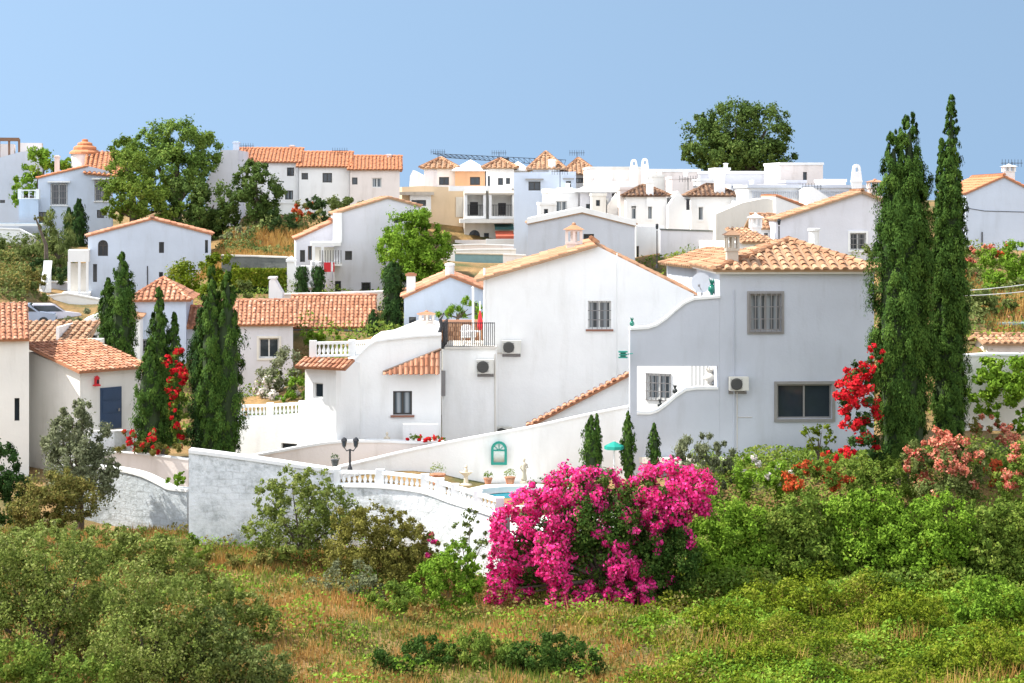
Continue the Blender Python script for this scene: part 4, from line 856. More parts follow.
# B6 hip house behind left cypresses
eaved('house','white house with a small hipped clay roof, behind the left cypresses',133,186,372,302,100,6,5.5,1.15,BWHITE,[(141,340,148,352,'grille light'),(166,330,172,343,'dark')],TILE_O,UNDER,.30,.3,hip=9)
eaved('house','narrow white house with a low tiled roof right beside the small hipped one',186,205,372,327,101,6,5,.9,GREYW,[(190,343,197,352,'dark')],TILE_O,UNDER,.30)
gable('house','low white gable wall with one small window left of the two dark cypresses',[(79,360),(79,323),(104,312),(140,318),(140,360)],0,2,3,97,8,5,WHITE,[(89,336,96,345,'dark grille')],TILE_P,UNDERP)
t=eaved('house','pinkish white house with one white framed window, right of the tall dark cypresses',205,293,412,325,96,7,7,1.0,LILAC,[(259,338,279,358,'surround cream')],TILE_O,UNDER,.24,.25)
t=eaved('house','long low house with broad orange tiled roof above a small clipped hedge',292,372,350,327,104,4,8,1.5,BWHITE,[(340,331,352,337,'dark slit')],TILE_O,UNDER,.25,.25)
t=T('chimney_wall','tapering white slab chimney with rounded top standing over the orange tiled roofs','chimney',268,306,108,0)
o=t.px2([(268,306),(269,281),(271,279),(274,279),(282,293),(283,306)]); o=[(u,z-1 if z<.2 else z) for u,z in o]; mb=MB(); mb.prism(o,[],0,1.1); t.part('slab',mb,WHITE); q=t.uz(270.5,279); mb=MB(); mb.box((q[0]-.15,-.05,q[1]),(q[0]+.3,1.15,q[1]+.12)); t.part('cap',mb,WHITE)
# B3 gable house left
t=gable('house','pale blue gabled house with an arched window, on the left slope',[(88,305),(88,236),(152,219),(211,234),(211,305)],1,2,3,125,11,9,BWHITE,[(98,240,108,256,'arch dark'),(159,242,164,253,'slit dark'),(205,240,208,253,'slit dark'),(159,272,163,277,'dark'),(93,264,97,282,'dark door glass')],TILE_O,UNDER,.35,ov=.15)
mb=MB(); 
q=lambda x,y,v=0:t.uz(x,y,v)
for (x0,y0,x1,y1,v0,v1) in ((68,250,89,262,-2.2,-.02),(67.5,262,70.5,293,-2.2,-1.9),(78,262,80.5,293,-2.2,-1.9),(86,262,88.5,293,-2.2,-1.9),(62,293,90,312,-2.3,-.02)):
    a=q(x0,y1,v0);b=q(x1,y0,v0); mb.box((a[0],v0,a[1]),(b[0],v1,b[1]))
t.part('porch',mb,WHITE)
bx(t,'back_panel',70,263,88,292,-.6,-.5,GREYC)
bx(t,'drain_pipe',147,266,148,300,-.05,0,BAR_D)
ribbon('stair_wall','white stepped stair wall climbing beside the porch on the left slope','wall',[(36,299,326,124),(41,296,326,124),(44,283,322,124.5),(47,272,318,125),(48,262,312,125.5)],.45,WHITE,cap=1)
ribbon('garden_wall','white terrace wall below the porch on the left slope','wall',[(36,298,328,122),(68,294,328,122),(100,300,330,122)],.35,WHITE,cap=1)
ribbon('garden_wall','grey terrace wall left of the porch','wall',[(48,282,300,128),(68,283,300,128)],.35,GREYW,cap=1)
# parked car
def car(label,px,py,Y,a,mat):
    t=T('parked_car',label,'car',px,py,Y,a)
    prof=[(-2.0,.28),(2.0,.28),(2.05,.6),(1.95,.82),(1.0,.95),(.35,1.42),(-1.0,1.45),(-1.75,1.0),(-2.05,.9),(-2.08,.5)]
    mb=MB(); mb.prism(prof,[],-.82,.82); t.part('body',mb,mat)
    for vv in (-.845,.825):
        mb=MB(); mb.prism([(.85,.96),(.3,1.34),(-.95,1.36),(-1.45,1.0)],[],vv,vv+.02); t.part('window',mb,GLASS)
    mb=MB(); mb.add([(1.0,-.7,.96),(1.0,.7,.96),(.38,.65,1.42),(.38,-.65,1.42)],[(0,1,2,3)]); mb.v=[(x+.03,y,z+.02) for x,y,z in mb.v]; t.part('windscreen',mb,GLASS)
    for x in (-1.3,1.3):
        for vv in (-.86,.66):
            mb=MB(); mb.lathe([(.31,0),(.31,.2)],(0,0,0),14); mb.v=[(p[0]+x,p[2]+vv,p[1]+.31) for p in mb.v]; w_=t.part('wheel',mb,BLK); mb=MB(); mb.lathe([(.17,0),(.17,.22)],(0,0,0),10); mb.v=[(p[0]+x,p[2]+vv-.01,p[1]+.31) for p in mb.v]; t.part('rim',mb,BAR_G,w_)
    for vv in (-.6,.45): mb=MB(); mb.box((2.02,vv,.62),(2.07,vv+.2,.76)); t.part('headlight',mb,WHC)
    return t
car('lilac white small car parked below the white terrace wall on the left slope',47,326,115,25,plain('lilac_car_paint',(.72,.70,.80),.3))
car('blue grey car half hidden by the bushes, left of the white parked car',24,326,114,8,plain('blue_grey_car_paint',(.35,.42,.55),.3))
# B2 left villa with turret
t=T('house','white villa with round tiled turret on the upper left, behind the wispy palms','house',38,246,145,12)
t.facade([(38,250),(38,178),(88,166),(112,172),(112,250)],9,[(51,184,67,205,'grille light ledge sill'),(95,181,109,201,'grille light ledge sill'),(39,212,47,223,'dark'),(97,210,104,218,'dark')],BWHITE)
q=t.px2([(38,178),(88,166),(112,172)]); roof(t,[slope(q[0][0],q[0][1],q[1][0],q[1][1],-.1,9,.1,.03),[(q[1][0]-.3,-.3,q[1][1]-.6),(q[1][0]+3,-.3,q[1][1]-.9),(q[1][0]+3,4.5,q[1][1]+1.3),(q[1][0]-.3,4.5,q[1][1]+1.3)]],TILE_F,UNDER,.38)
def lathepx(t,px,v,prof,n=14):
    u=t.uz(px,200,v)[0]; mb=MB(); mb.lathe([(r/F*(t.p.y+v),t.uz(px,y,v)[1]) for r,y in prof],(u,v,0),n); return mb
tu=t.part('turret',lathepx(t,85,4.5,[(13.5,176),(13.5,154)]),WHITE)
t.part('turret_roof',lathepx(t,85,4.5,[(15.5,154),(15,152),(11,149.5),(11.5,149),(11,147),(7,145),(7.5,144.5),(7,143),(3,141.5),(3,139.5),(1,139)]),TILE_F,tu)
chimney(t,57,155,175,5,1.5,'box',PINKW)
bx(t,'terrace',19,199,38.5,240,-1.0,1.2,BWHITE); 
balustrade('white balustrade on the terrace at the left of the turret villa',[(20,199,144.0),(38,199,144)],.75,n_per_m=2.5)
# B1 far left house
t=T('house','pale blue house at the top left edge with a dark pergola on its roof','house',-40,240,152,13)
t.facade([(-40,240),(-40,160),(0,157.5),(20,152),(42,150),(42,240)],9,[(0,200,5,203,'dark'),(-20,180,-10,192,'dark')],BWHITE)
bx(t,'roof_room',-30,144,14,157,2,5,PINKW); bx(t,'parapet',18,143,42,152,2,5,PINKW)
mb=MB(); zz=t.uz(0,139,.8)[1]; z2=t.uz(0,152,.8)[1]
for x in (-30,-16,-2,8,18): u=t.uz(x,150,.8)[0]; mb.box((u,.8,z2-1.2),(u+.18,1.0,zz))
mb.box((t.uz(-30,150,.8)[0],.7,zz-.15),(t.uz(19,150,.8)[0],1.1,zz+.12)); mb.box((t.uz(-30,150,.8)[0],1.9,zz-.15),(t.uz(19,150,.8)[0],2.0,zz+.12)); t.part('pergola',mb,BROWNW)
t=T('swimming_pool','strip of blue pool terrace at the left edge below the pale blue house','swimming pool',-30,226,140,0)
mb=MB(); mb.box((0,0,0),(5.6,3,.2)); t.part('basin',mb,WHITE); mb=MB(); mb.box((.2,.2,.2),(5.4,2.8,.206)); t.part('water',mb,plain('pool_blue',(.05,.35,.6),.1))
ribbon('garden_wall','white garden wall at the left edge below the pale blue house','wall',[(-30,228,246,138),(20,230,246,138),(36,238,250,138)],.3,WHITE,cap=1)
# B5 house middle left
t=T('house','pale grey blue gabled house with a white balcony, above the clipped hedge','house',334,293,120,7)
t.facade([(334,296),(334,214),(388,197.5),(420,206),(420,296)],9,[(345,251,352,260,'dark'),(335,281,341,293,'dark'),(362,283,370,292,'dark grille'),(394,218,400,223,'dark')],LILAC)
q=t.px2([(334,214),(388,197.5),(420,206)]); roof(t,[slope(q[0][0],q[0][1],q[1][0],q[1][1],-.1,9,.1,.02),slope(q[2][0],q[2][1],q[1][0],q[1][1],-.1,9,.1,.02)],TILE_P,UNDERP,.35)
mb=MB()
for (x0,y0,x1,y1,v0,v1) in ((333,213,342,243,-.35,-.02),(311,242,341,246,-2.4,-.02),(312,246,315,266,-2.4,-2.1),(321,246,324,266,-2.4,-2.1),(311,262,342,266,-2.4,-.02)):
    a=t.uz(x0,y1,v0);b=t.uz(x1,y0,v0); mb.box((a[0],v0,a[1]),(b[0],v1,b[1]))
t.part('balcony',mb,WHITE)
mb=MB(); a=t.uz(320,264,-2.5);b=t.uz(341,245,-2.5)
for k in range(9): mb.tube([(a[0]+(b[0]-a[0])*k/8,-2.5,a[1]),(a[0]+(b[0]-a[0])*k/8,-2.5,a[1]+.9)],.02,4)
t.part('railing',mb,BAR_D)
bx(t,'back_panel',315,247,334,262,-.5,-.4,GREYC)
t=T('towel','red and white towels hanging over the balcony railing of the grey blue house','towel',324,272,117.3,8)
mb=MB(); mb.box((0,0,0),(.45,.04,.62),0); mb.box((.47,0,.05),(.58,.04,.62),1); mb.box((.6,0,0),(.68,.04,.62),0); t.part('cloth',mb,[RED,WHC])
gable('house','small pinkish side wing with orange lean-to roof left of the grey blue house',[(296,280),(296,239),(333,222),(333,280)],1,2,None,121,8,6,LILAC,[(300,250,305,262,'dark'),(308,246,312,260,'wood')],TILE_O,UNDER,.33)
t=T('terrace_wall','white terrace block with a square pillar left of the clipped cypress pair','wall',287,292,117,0)
mb=MB(); o=t.px2([(287,292),(287,262),(294,262),(294,266),(312,266),(312,292)]); mb.prism([(u,z-.8 if z<.2 else z) for u,z in o],[],0,.8); t.part('masonry',mb,WHITE); a=t.uz(286,262);b=t.uz(295,262); mb=MB(); mb.box((a[0],-.06,a[1]+.002),(b[0],.86,a[1]+.15)); mb.add([(a[0],-.06,a[1]+.15),(b[0],-.06,a[1]+.15),(b[0],.86,a[1]+.15),(a[0],.86,a[1]+.15),((a[0]+b[0])/2,.4,a[1]+.4)],[(0,1,4),(1,2,4),(2,3,4),(3,0,4)]); t.part('pillar_cap',mb,WHITE)
brolly('closed white parasol between the two clipped cypresses',311,264,293,114,WHC,True)
ribbon('garden_wall','grey garden wall running right of the tapering chimney slab','wall',[(272,295,312,112),(330,294,312,112),(385,292,312,112)],.3,GREYC,cap=1)
ribbon('retaining_wall','dark stone retaining wall behind the clipped hedge','wall',[(222,256,272,122),(260,257,272,122),(287,258,274,121.5)],.5,DARKSTONE,cap=1,capmat=GREYC)
# row houses top
for i,(x0,x1,ye,Y,rs,wn,lb) in enumerate([(237,299,162,156,1.2,[(287,167.5,294,176,'dark'),(285,190.5,293,199.5,'blind dark')],'left and tallest white row house with an orange roof on the ridge'),
      (299,350,166.5,155.5,1.25,[(301.5,173,308,179.5,'dark'),(322.5,173,332,182.5,'dark')],'middle white row house with an orange roof on the ridge'),
      (350,400,169.5,155,1.15,[(352,177.5,357.5,184.5,'dark'),(372,178,381.5,187.5,'blind light')],'right and lowest white row house with an orange roof on the ridge')]):
    t=eaved('row_house',lb,x0,x1-.3,214,ye,Y,4,8,rs,PINKW if i==2 else WHITE,wn,TILE_F,UNDER,.32,.28,group='white row houses with orange roofs on the ridge')
    if i==0: chimney(t,292,145,156,5,4,'box',PINKW); chimney(t,236,141,160,6,.5,'box',BWHITE)
    if i==2: chimney(t,389,154,164,5,3.6,'box',PINKW)
antenna('thin antenna above the left row house on the ridge',246,145,157,158); antenna('thin antenna above the middle row house on the ridge',340,150,158,159)
gable('house','bright white steep gable left of the row houses, behind the trees',[(205,214),(205,184),(214,165),(221,150),(238,150),(238,214)],None,3,None,150,0,6,LILAC,[],TILE_F)
ribbon('garden_wall','white wall at the foot of the row houses on the ridge','wall',[(270,203,214,150),(300,204,214,150),(330,206,214,150)],.3,WHITE,cap=1)
# beige apartments
t=T('apartment_house','beige house wall with stepped roofline left of the balconies, upper centre','house',402,252,165,8)
t.facade([(402,256),(402,187),(424,186),(466,188),(466,256)],8,[],BEIGE)
t.facade([(410,210),(410,194),(431,194),(431,212)],.5,[(411.5,200,426,206,'dark')],WHITE,v=-.5,name='bay',ext=0)
bx(t,'bay_roof',396,192,434,195,-.9,.0,CHIMC)
bx(t,'tan_panel',456,197,465,217,-.08,0,GREYC)
t=eaved('house','small white upper house with a brown pyramid roof, left of the peach one',424,455,187,169,168,0,6,1.0,WHITE,[(439,177,449,185,'dark')],TILE_P,UNDERP,.5,.35,hip=9)
bx(t,'painted_shade',425,170,437,187,-.06,-.002,LILAC)  # thin lilac panel on the white wall, shade put into its colour
gable('house','tiny white gable with a leaning chimney pot left of the brown pyramid roof',[(408,187),(410,176),(413,170),(424,176),(424,187)],None,2,None,168,0,5,WHITE,[],TILE_F)
t=eaved('house','peach coloured upper house with a bright white pyramid roof',455,485,187,171,167,0,6,1.05,PEACH,[(470,177,480,185,'dark')],'plain',None,.5,.3,hip=9)
t=eaved('house','small white upper house with a brown roof right of the peach one',486,514,187,169,167,0,6,.9,WHITE,[(485.8+2,176,490,186,'slit dark'),(498,178,503,185,'dark'),(506,178,510,184,'dark')],TILE_P,UNDERP,.5,.35,hip=9)
t=eaved('house','bright white pyramid topped roof behind the small brown roofs, upper centre',508,528,187,171,170,0,5,.9,WHITE,[],'plain',None,.5,.3,hip=9)
t=T('apartment_house','terraced apartments with two balconies and a red awning, upper centre','house',464,252,164,4)
t.facade([(464.3,256),(464.3,190),(515,190),(515,256)],8,[(470,202,478,215,'door dark'),(498,203,506,215,'door dark'),(469,230,480,238,'dark arch'),(484,233,489,239,'dark')],CREAM)
bx(t,'upper_gallery',449,186,512,191,-.7,0,WHITE)
for x0,x1,lb in ((464.5,486,'left'),(489,515,'right')):
    mb=MB(); a=t.uz(x0,192,-1.5); b=t.uz(x1,216,-1.5)
    mb.add([(a[0],-1.6,a[1]-.1),(b[0],-1.6,a[1]-.1),(b[0],0,a[1]+.35),(a[0],0,a[1]+.35),(a[0],-1.6,a[1]-.25),(b[0],-1.6,a[1]-.25),(b[0],0,a[1]+.2),(a[0],0,a[1]+.2)],[(0,1,2,3),(4,7,6,5),(0,4,5,1),(1,5,6,2),(3,7,4,0)])
    t.part('balcony_roof',mb,CHIMC)
    mb=MB(); mb.box((a[0],-1.5,b[1]-.25),(b[0],0-.002,b[1])); mb.box((a[0],-1.5,b[1]),(a[0]+.25,-.002,a[1]-.25)); mb.box((b[0]-.25,-1.5,b[1]),(b[0],-.002,a[1]-.25)); bc=t.part('balcony',mb,WHITE)
    mb=MB()
    for k in range(13): mb.tube([(a[0]+.25+(b[0]-a[0]-.5)*k/12,-1.45,b[1]),(a[0]+.25+(b[0]-a[0]-.5)*k/12,-1.45,b[1]+1.0)],.025,4)
    mb.tube([(a[0]+.2,-1.45,b[1]+1),(b[0]-.2,-1.45,b[1]+1)],.03,4); t.part('railing',mb,BAR_D,bc)
bx(t,'parapet',460,219,514,223,-1.9,-.002,CREAM); bx(t,'lower_parapet',486,239,514,250,-3.0,-2.7,WHITE); bx(t,'lower_parapet',455,240,487,252,-2.6,-2.3,PINKW)
def awning(t,x0,y0,x1,y1,v,mat,lb):
    a=t.uz(x0,y0,v); b=t.uz(x1,y1,v-1.2); mb=MB(); mb.add([(a[0],v,a[1]),(b[0],v,a[1]),(b[0],v-1.2,b[1]),(a[0],v-1.2,b[1]),(a[0],v-1.2,b[1]-.25),(b[0],v-1.2,b[1]-.25)],[(0,1,2,3),(3,2,5,4)]); return t.part('awning',mb,mat,label=lb)
awning(t,494,224,514,227,-.1,AWN,'dark green awning'); awning(t,495,231,514,236,-1.2,REDA,'red awning')
t=ribbon('garden_wall','teal painted wall below the balconies, right of the bushy green tree','wall',[(455,254,272,142),(480,254.5,272,142),(503,255,272,142)],.3,TEALW,cap=1,capmat=PALEST)
ribbon('garden_wall','white wall with a dark rail right of the teal wall','wall',[(503,255,275,140),(526,256,275,140)],.3,WHITE,cap=1)
# jib behind
t=T('tower_crane','long thin dark crane jib lying across the sky behind the rooftops','crane',505,215,230,0)
mb=MB(); w2=t.loc(P(433,153.5,230)); w3=t.loc(P(566,160,230)); mb.tube([w2,w3],.05,4); w4=t.loc(P(445,157.5,230)); w5=t.loc(P(566,166,230)); mb.tube([w4,w5],.05,4)
for k in range(25): f_=k/25; g_=(k+1)/25; mb.tube([w2.lerp(w3,f_),w4.lerp(w5,(f_+g_)/2)],.03,3); mb.tube([w4.lerp(w5,(f_+g_)/2),w2.lerp(w3,g_)],.03,3)
t.part('jib',mb,BAR_D); mb=MB(); mb.box((-.5,-.5,-3),(.5,.5,t.loc(P(505,158,230)).z)); t.part('mast',mb,BAR_D)
antenna('antenna on the brown pyramid roof, upper centre left',438,151,163,169.5); antenna('antenna on the brown roof left of the blue white tower house',499,152,163,169.5)
# blue-white tower
t=T('house','tall blue white block with a dark canopied window, upper centre','house',514,252,150,0)
t.facade([(514,262),(514,172.5),(576,171.5),(576,262)],8,[(528.5,181.5,540.5,190.5,'dark ledge dkledge'),(566,181,571,188,'dark ledge dkledge')],BWHITE)
t=eaved('house','brown hipped tiled roof topping a white house behind the blue white tower block',533,560,180,170,158,0,7,1.6,WHITE,[],TILE_P,UNDERP,.4,.5,hip=9)
chimney(t,552,159,172,7,-.3,'box',WHITE)
t=eaved('house','second brown hipped tiled roof, between the tower block and the long white block',566,594,184,175,160,0,8,1.5,WHITE,[(570,178,592,183,'blind dark')],TILE_P,UNDERP,.4,.5,hip=9)
antenna('antenna on the right brown hipped roof',577,152,163,164)
t=eaved('house','low white flat block with a framed window in front of the blue white tower',550,578,240,193,143,6,5,0,WHITE,[(556,201,567,213,'blind surround')]); parapet(t,5,.35)
t=eaved('house','white house with a plastered pyramid roof, right of the tower block',580,612,245,192,142,-3,6,.9,LILAC,[(586,204,590,210,'dark'),(601,200,607,213,'blind surround')],'plain',None,.5,.4,hip=9)
gable('house','plain bright white gabled house between the pyramid roof and the brown tiled roof',[(607,250),(607,206),(616,193),(626,206),(626,250)],None,2,None,141,0,6,WHITE,[],TILE_F)
t=eaved('house','long pinkish flat roofed block behind the white houses, upper centre right',590,642,200,169,152,3,6,0,PINKW); parapet(t,6,.2,mat=GREYC)
t=eaved('house','small white flat roofed block with stepped top left of the two chimney slabs',612,634,215,181,147,3,5,0,WHITE)
for px,top,lb in ((634,159,'left of two white slab chimneys with round holes on the skyline'),(645,158,'right of two white slab chimneys with round holes on the skyline')):
    t=T('chimney_stack',lb,'chimney',px,176,150,0,'white slab chimneys on the skyline'); chimney(t,px,top,178,8,0,'slab',WHITE)
# gray gable
t=gable('house','grey gabled house front behind the pinkish cupola chimney, centre',[(528,262),(528,223),(582,212),(635,225),(635,262)],1,2,3,115,-1.5,9,GREYW,[(583.5,234,594,240,'dark')],WHITE if False else TILE_P,UNDERP,.4,lift=0)
cp=MB(); q=t.px2([(527,223),(582,211.5),(636,225)])
for i in range(2):
    (a,za),(b,zb)=q[i],q[i+1]; cp.add([(a,-.16,za-.05),(b,-.16,zb-.05),(b,9,zb-.05),(a,9,za-.05),(a,-.16,za+.28),(b,-.16,zb+.28),(b,9,zb+.28),(a,9,za+.28)],[(0,1,5,4),(4,5,6,7),(2,3,7,6),(0,3,2,1),(1,2,6,5),(3,0,4,7)])
t.part('white_verge',cp,WHITE)
# white houses with brown tile roofs
t=eaved('house','white house with brown tiled roof, arched window and narrow window, left of the pair',626,667,262,197,136,-1,6,.8,WHITE,[(631.5,206,636,219,'arch blind surround'),(648,206,652,219,'blind surround')],TILE_B,UNDERB,.34,.25,hip=1.6); chimney(t,650,181,196,7,-.1,'box',WHITE)
gable('house','white blank gable between the two brown roofed houses',[(668,262),(668,206),(678,191),(691,206),(691,262)],None,2,None,134,-1,7,WHITE,[])
t=eaved('house','white house with brown tiled roof and one narrow window, right of the pair',691,736,262,197,133,-1,6,.85,WHITE,[(698.5,207,703,220,'blind surround')],TILE_B,UNDERB,.34,.25,hip=1.6); chimney(t,720,173,195,10,.5,'box',WHITE)
t=T('wall_arch','dark shuttered slit beside the right brown roofed house','shutter',688,210,132.6,0); mb=MB(); mb.box((-.12,0,0),(.12,.12,.75)); t.part('leaf',mb,BAR_D); mb=MB(); mb.box((-.15,-.02,.75),(.15,.14,.82)); t.part('lintel',mb,BAR_D)
ribbon('garden_wall','broad white retaining wall under the brown roofed houses','wall',[(660,230,275,122),(690,231,275,122),(727,232,275,121.5)],.5,LILAC,cap=1,capmat=DARKSTONE)
t=eaved('house','white blank block with a brown side door left of the tall street lamp',636,664,275,226,124,3,5,0,WHITE,[(636.5,246,639,262,'slit wood')])
t=eaved('house','long white flat block on the skyline left of the big pine',648,700,200,172,150,3,6,0,PINKW); parapet(t,6,.25)
t=eaved('house','long white flat block on the skyline under the big pine',700,786,200,174,149,2,6,0,LILAC); parapet(t,6,.25)
t=eaved('house','plain white block with a tiny arch on its roof, under the big pine',730,786,205,184,142,3,6,0,WHITE)
for k,px in enumerate((773,778.5)):
    t=T('roof_arch','%s of two small leaning white arches on the skyline right of the big pine'%('left','right')[k],'arch',px,177,146,0,'small white roof arches'); mb=MB(); mb.tube([(-.35,0,0),(-.25,0,.6),(0,0,.85),(.25,0,.6),(.4,0,0)],.13,6); t.part('arch_band',mb,WHITE); mb=MB(); mb.box((-.5,-.2,-.3),(.5,.2,.02)); t.part('base',mb,WHITE)
t=eaved('house','white cube shaped roof room with one slit window, right of the big pine',780,823,195,165,140,6,5,0,PINKW,[(803,172,807,182,'slit dark')]); parapet(t,5,.2)
t=eaved('house','long white flat block with a blue grey balustrade line, upper right',748,868,212,188,128,3,6,0,WHITE); mb=MB(); mb.box((-.1,-.3,t.zt+.01),(t.W+.1,6.1,t.zt+.22)); t.part('roof_slab',mb,GREYW)
mb=MB()
for k in range(60): mb.box((.3+k*.14,-.12,t.zt-.75),(.36+k*.14,-.06,t.zt-.25))
mb.box((.2,-.14,t.zt-.25),(8.8,-.04,t.zt-.18)); t.part('fretwork',mb,GREYW)
t=T('chimney_stack','tall white tapered chimney with a small round hole on the skyline at the right','chimney',857,190,128,0); chimney(t,857,164,192,10,0,'slab',WHITE)
gable('house','white steep side gable beside the orange lean-to, upper right',[(808,225),(808,190),(813,187),(833,200),(833,225)],None,2,None,124,0,5,WHITE,[],TILE_F)
t=gable('house','warm grey blank gable with an orange roof edge, upper right of centre',[(716,262),(716,214),(742,203),(766,198),(815,209),(815,262)],None,3,None,118,-3,8,GREYC,[],TILE_O)
t=T('lean_to_roof','orange tiled lean-to roof strip above the warm grey gable, upper right','roof',776,208,117.2,10)
a=t.uz(776,195);b=t.uz(812,207); mb=MB(); tiles(mb,[(a[0]+2.2,0,b[1]),(a[0]+2.2,3.2,b[1]+.0),(a[0],3.2,a[1]),(a[0],0,a[1])],.3,.4); t.part('tile_slope',mb,[TILE_F,UNDER]); mb=MB(); mb.prism([(a[0],a[1]-.1),(a[0]+2.1,b[1]-.1),(a[0]+2.1,b[1]-1.5),(a[0],b[1]-1.5)],[],.05,3.1); t.part('wall',mb,WHITE)
t=T('house','low tiled roof with a small white cupola chimney behind the cypress side villa','house',742,262,104,10)
t.facade([(728,270),(728,243),(776,243),(776,270)],6,[],WHITE)
q0=t.uz(740,240)[0];q1=t.uz(778,240)[0];zz=t.uz(760,242)[1]
roof(t,[[(q0,-.3,zz),(q1,-.3,zz),(q1-1,3,zz+.75),(q0,3,zz+.75)]],TILE_P,UNDERP,.3); chimney(t,757,213,240,11,2.0,'cupola',WHITE,WHITE)
t=T('house','pinkish low roof corner with a dark brown eave left of the pale hipped roof','house',692,285,90,12)
t.facade([(696,290),(696,266),(722,262),(722,290)],5,[],GREYW)
a=t.uz(690,268);b=t.uz(740,252); roof(t,[slope(a[0],a[1],b[0],b[1],-.4,5,.1,.1)],TILE_P,UNDERP,.35)
# D house right
t=gable('house','white gabled house with one barred window left of the giant cypresses',[(776,262),(776,220),(862,192),(890,204),(890,262)],1,2,3,106,-3,5,LILAC,[(850,233,866,250,'grille surround light')],TILE_P,UNDERP,.3,v0=-.2,lift=.02)
chimney(t,876,179,196,15,.7,'cupola',PINKW,TILE_O); 
t2=T('chimney_stack','short round white chimney on the roof behind the right villa','chimney',814,244,98,0); mb=MB(); mb.lathe([(.28,-1.5),(.28,.72)],(0,0,0),16); t2.part('shaft',mb,WHITE); mb=MB(); mb.lathe([(.34,.72),(.34,.84),(.25,.86)],(0,0,0),16); t2.part('cap',mb,WHITE)
lantern_post('dark lantern on a white post left of the barred window house, upper right',779,262,219,100,False)
lantern_post('tall thin dark street lamp standing before the white retaining wall',657,268,224,112,False)
# E house far right
t=gable('house','pale blue grey gabled house behind the giant cypresses at the right edge',[(966,250),(966,193),(1004,176),(1080,214),(1080,250)],1,2,3,118,-2.5,10,BWHITE,[],TILE_F,UNDER,.3,v0=-.1,lift=.0)
chimney(t,1010,164,178,12,.4,'cupola',WHITE,WHITE)
strip(t,[(966,208),(985,211),(1024,212),(1080,210)],0,.02,BAR_D,'cable'); strip(t,[(982,232),(982,250)],0,.04,BAR_D,'pipe')
t=eaved('shed','small pink shed with pale tiled roof at the right edge',988,1060,362,343,85,4,1.8,.22,PINKW,[],TILE_P,UNDERP,.30,.35,cat='shed')
t=eaved('shed','strip of clay tiled roof at the right edge beside the upper pool',1010,1060,325,319,92,4,3,.3,PINKW,[],TILE_O,UNDER,.30,.2,cat='shed')
t=T('swimming_pool','raised blue pool corner at the right edge behind the pink shed','swimming pool',1000,334,90,0)
mb=MB(); mb.box((0,0,-.2),(6,2.6,.45)); t.part('basin',mb,plain('blue_tank',(.04,.22,.48),.4)); mb=MB(); mb.box((-.1,-.12,.45),(6,2.7,.55)); t.part('rim',mb,TEALW)
ribbon('garden_wall','white plastered wall under the green vine at the right edge','wall',[(955,357,470,78),(990,355,470,78),(1060,356,470,78)],.35,CREAM,cap=1)
ribbon('garden_wall','low white stone wall in front of the pink shed at the right edge','wall',[(958,362,380,81),(985,358,380,82),(1050,360,380,82)],.3,WHITE,cap=1)
# cables right
for k,(y0,y1) in enumerate(((291,283),(296,291))):
    t=T('cable','%s of two thin pale cables crossing the scrub at the right edge'%('upper','lower')[k],'cable',966,y0,88,0); mb=MB(); a=t.loc(P(958,y0,88)); b=t.loc(P(1060,y1-4,92)); mb.tube([a,a.lerp(b,.25)+Vector((0,0,-.06)),a.lerp(b,.5)+Vector((0,0,-.08)),a.lerp(b,.75)+Vector((0,0,-.06)),b],.022,5); t.part('wire',mb,WHC)
    mb=MB(); mb.tube([b+Vector((0,0,-4)),b+Vector((0,0,.3))],.08,6); t.part('pole',mb,BARK)

for (x0,x1,yb,ye,Y,m,lb) in ((672,690,200,179,143,PINKW,'small pinkish flat block above the white gable between the brown roofs'),(700,716,200,181,142,WHITE,'small white flat block left of the broad chimney of the right brown roof'),
   (742,756,214,187,137,LILAC,'narrow white flat block right of the brown roofed house, upper right'),(598,612,200,178,148.5,WHITE,'tiny white cube on the long pinkish block near the two chimney slabs'),(652,664,190,177,148,CREAM,'tiny cream cube on the skyline right of the two chimney slabs'),
   (716,730,182,170,151,WHITE,'tiny white cube on the skyline under the left edge of the big pine'),(560,572,200,190,146,WHITE,'tiny white block in front of the second brown hipped roof')):
    t=eaved('house',lb,x0,x1,yb,ye,Y,2,4,0,m); parapet(t,4,.2,mat=m); chimney(t,x1-4,ye-7,ye+1,3.5,1.5,'box',WHITE)
ribbon('garden_wall','pinkish terrace wall below the apartment balconies','wall',[(440,246,272,153),(480,245,272,153),(514,246,272,153)],.3,PINKW,cap=1)
ribbon('garden_wall','white lower terrace wall between the balconies and the teal wall','wall',[(446,251,280,146),(480,250,280,146),(516,250,280,146)],.3,WHITE,cap=1)
t=eaved('house','small white block with brown door at the foot of the brown roofed houses',664,676,275,234,123.5,0,2,0,WHITE)
for px,y0,y1,Y in ((688,178,190,141),(812,186,196,127),(560,170,190,149),(1012,162,176,119)): antenna('thin television aerial on the rooftops at '+{688:'the upper centre right, near the brown roofs',812:'the long white block, upper right',560:'the blue white tower block',1012:'the house on the right edge'}[px],px,y0,y1,Y)

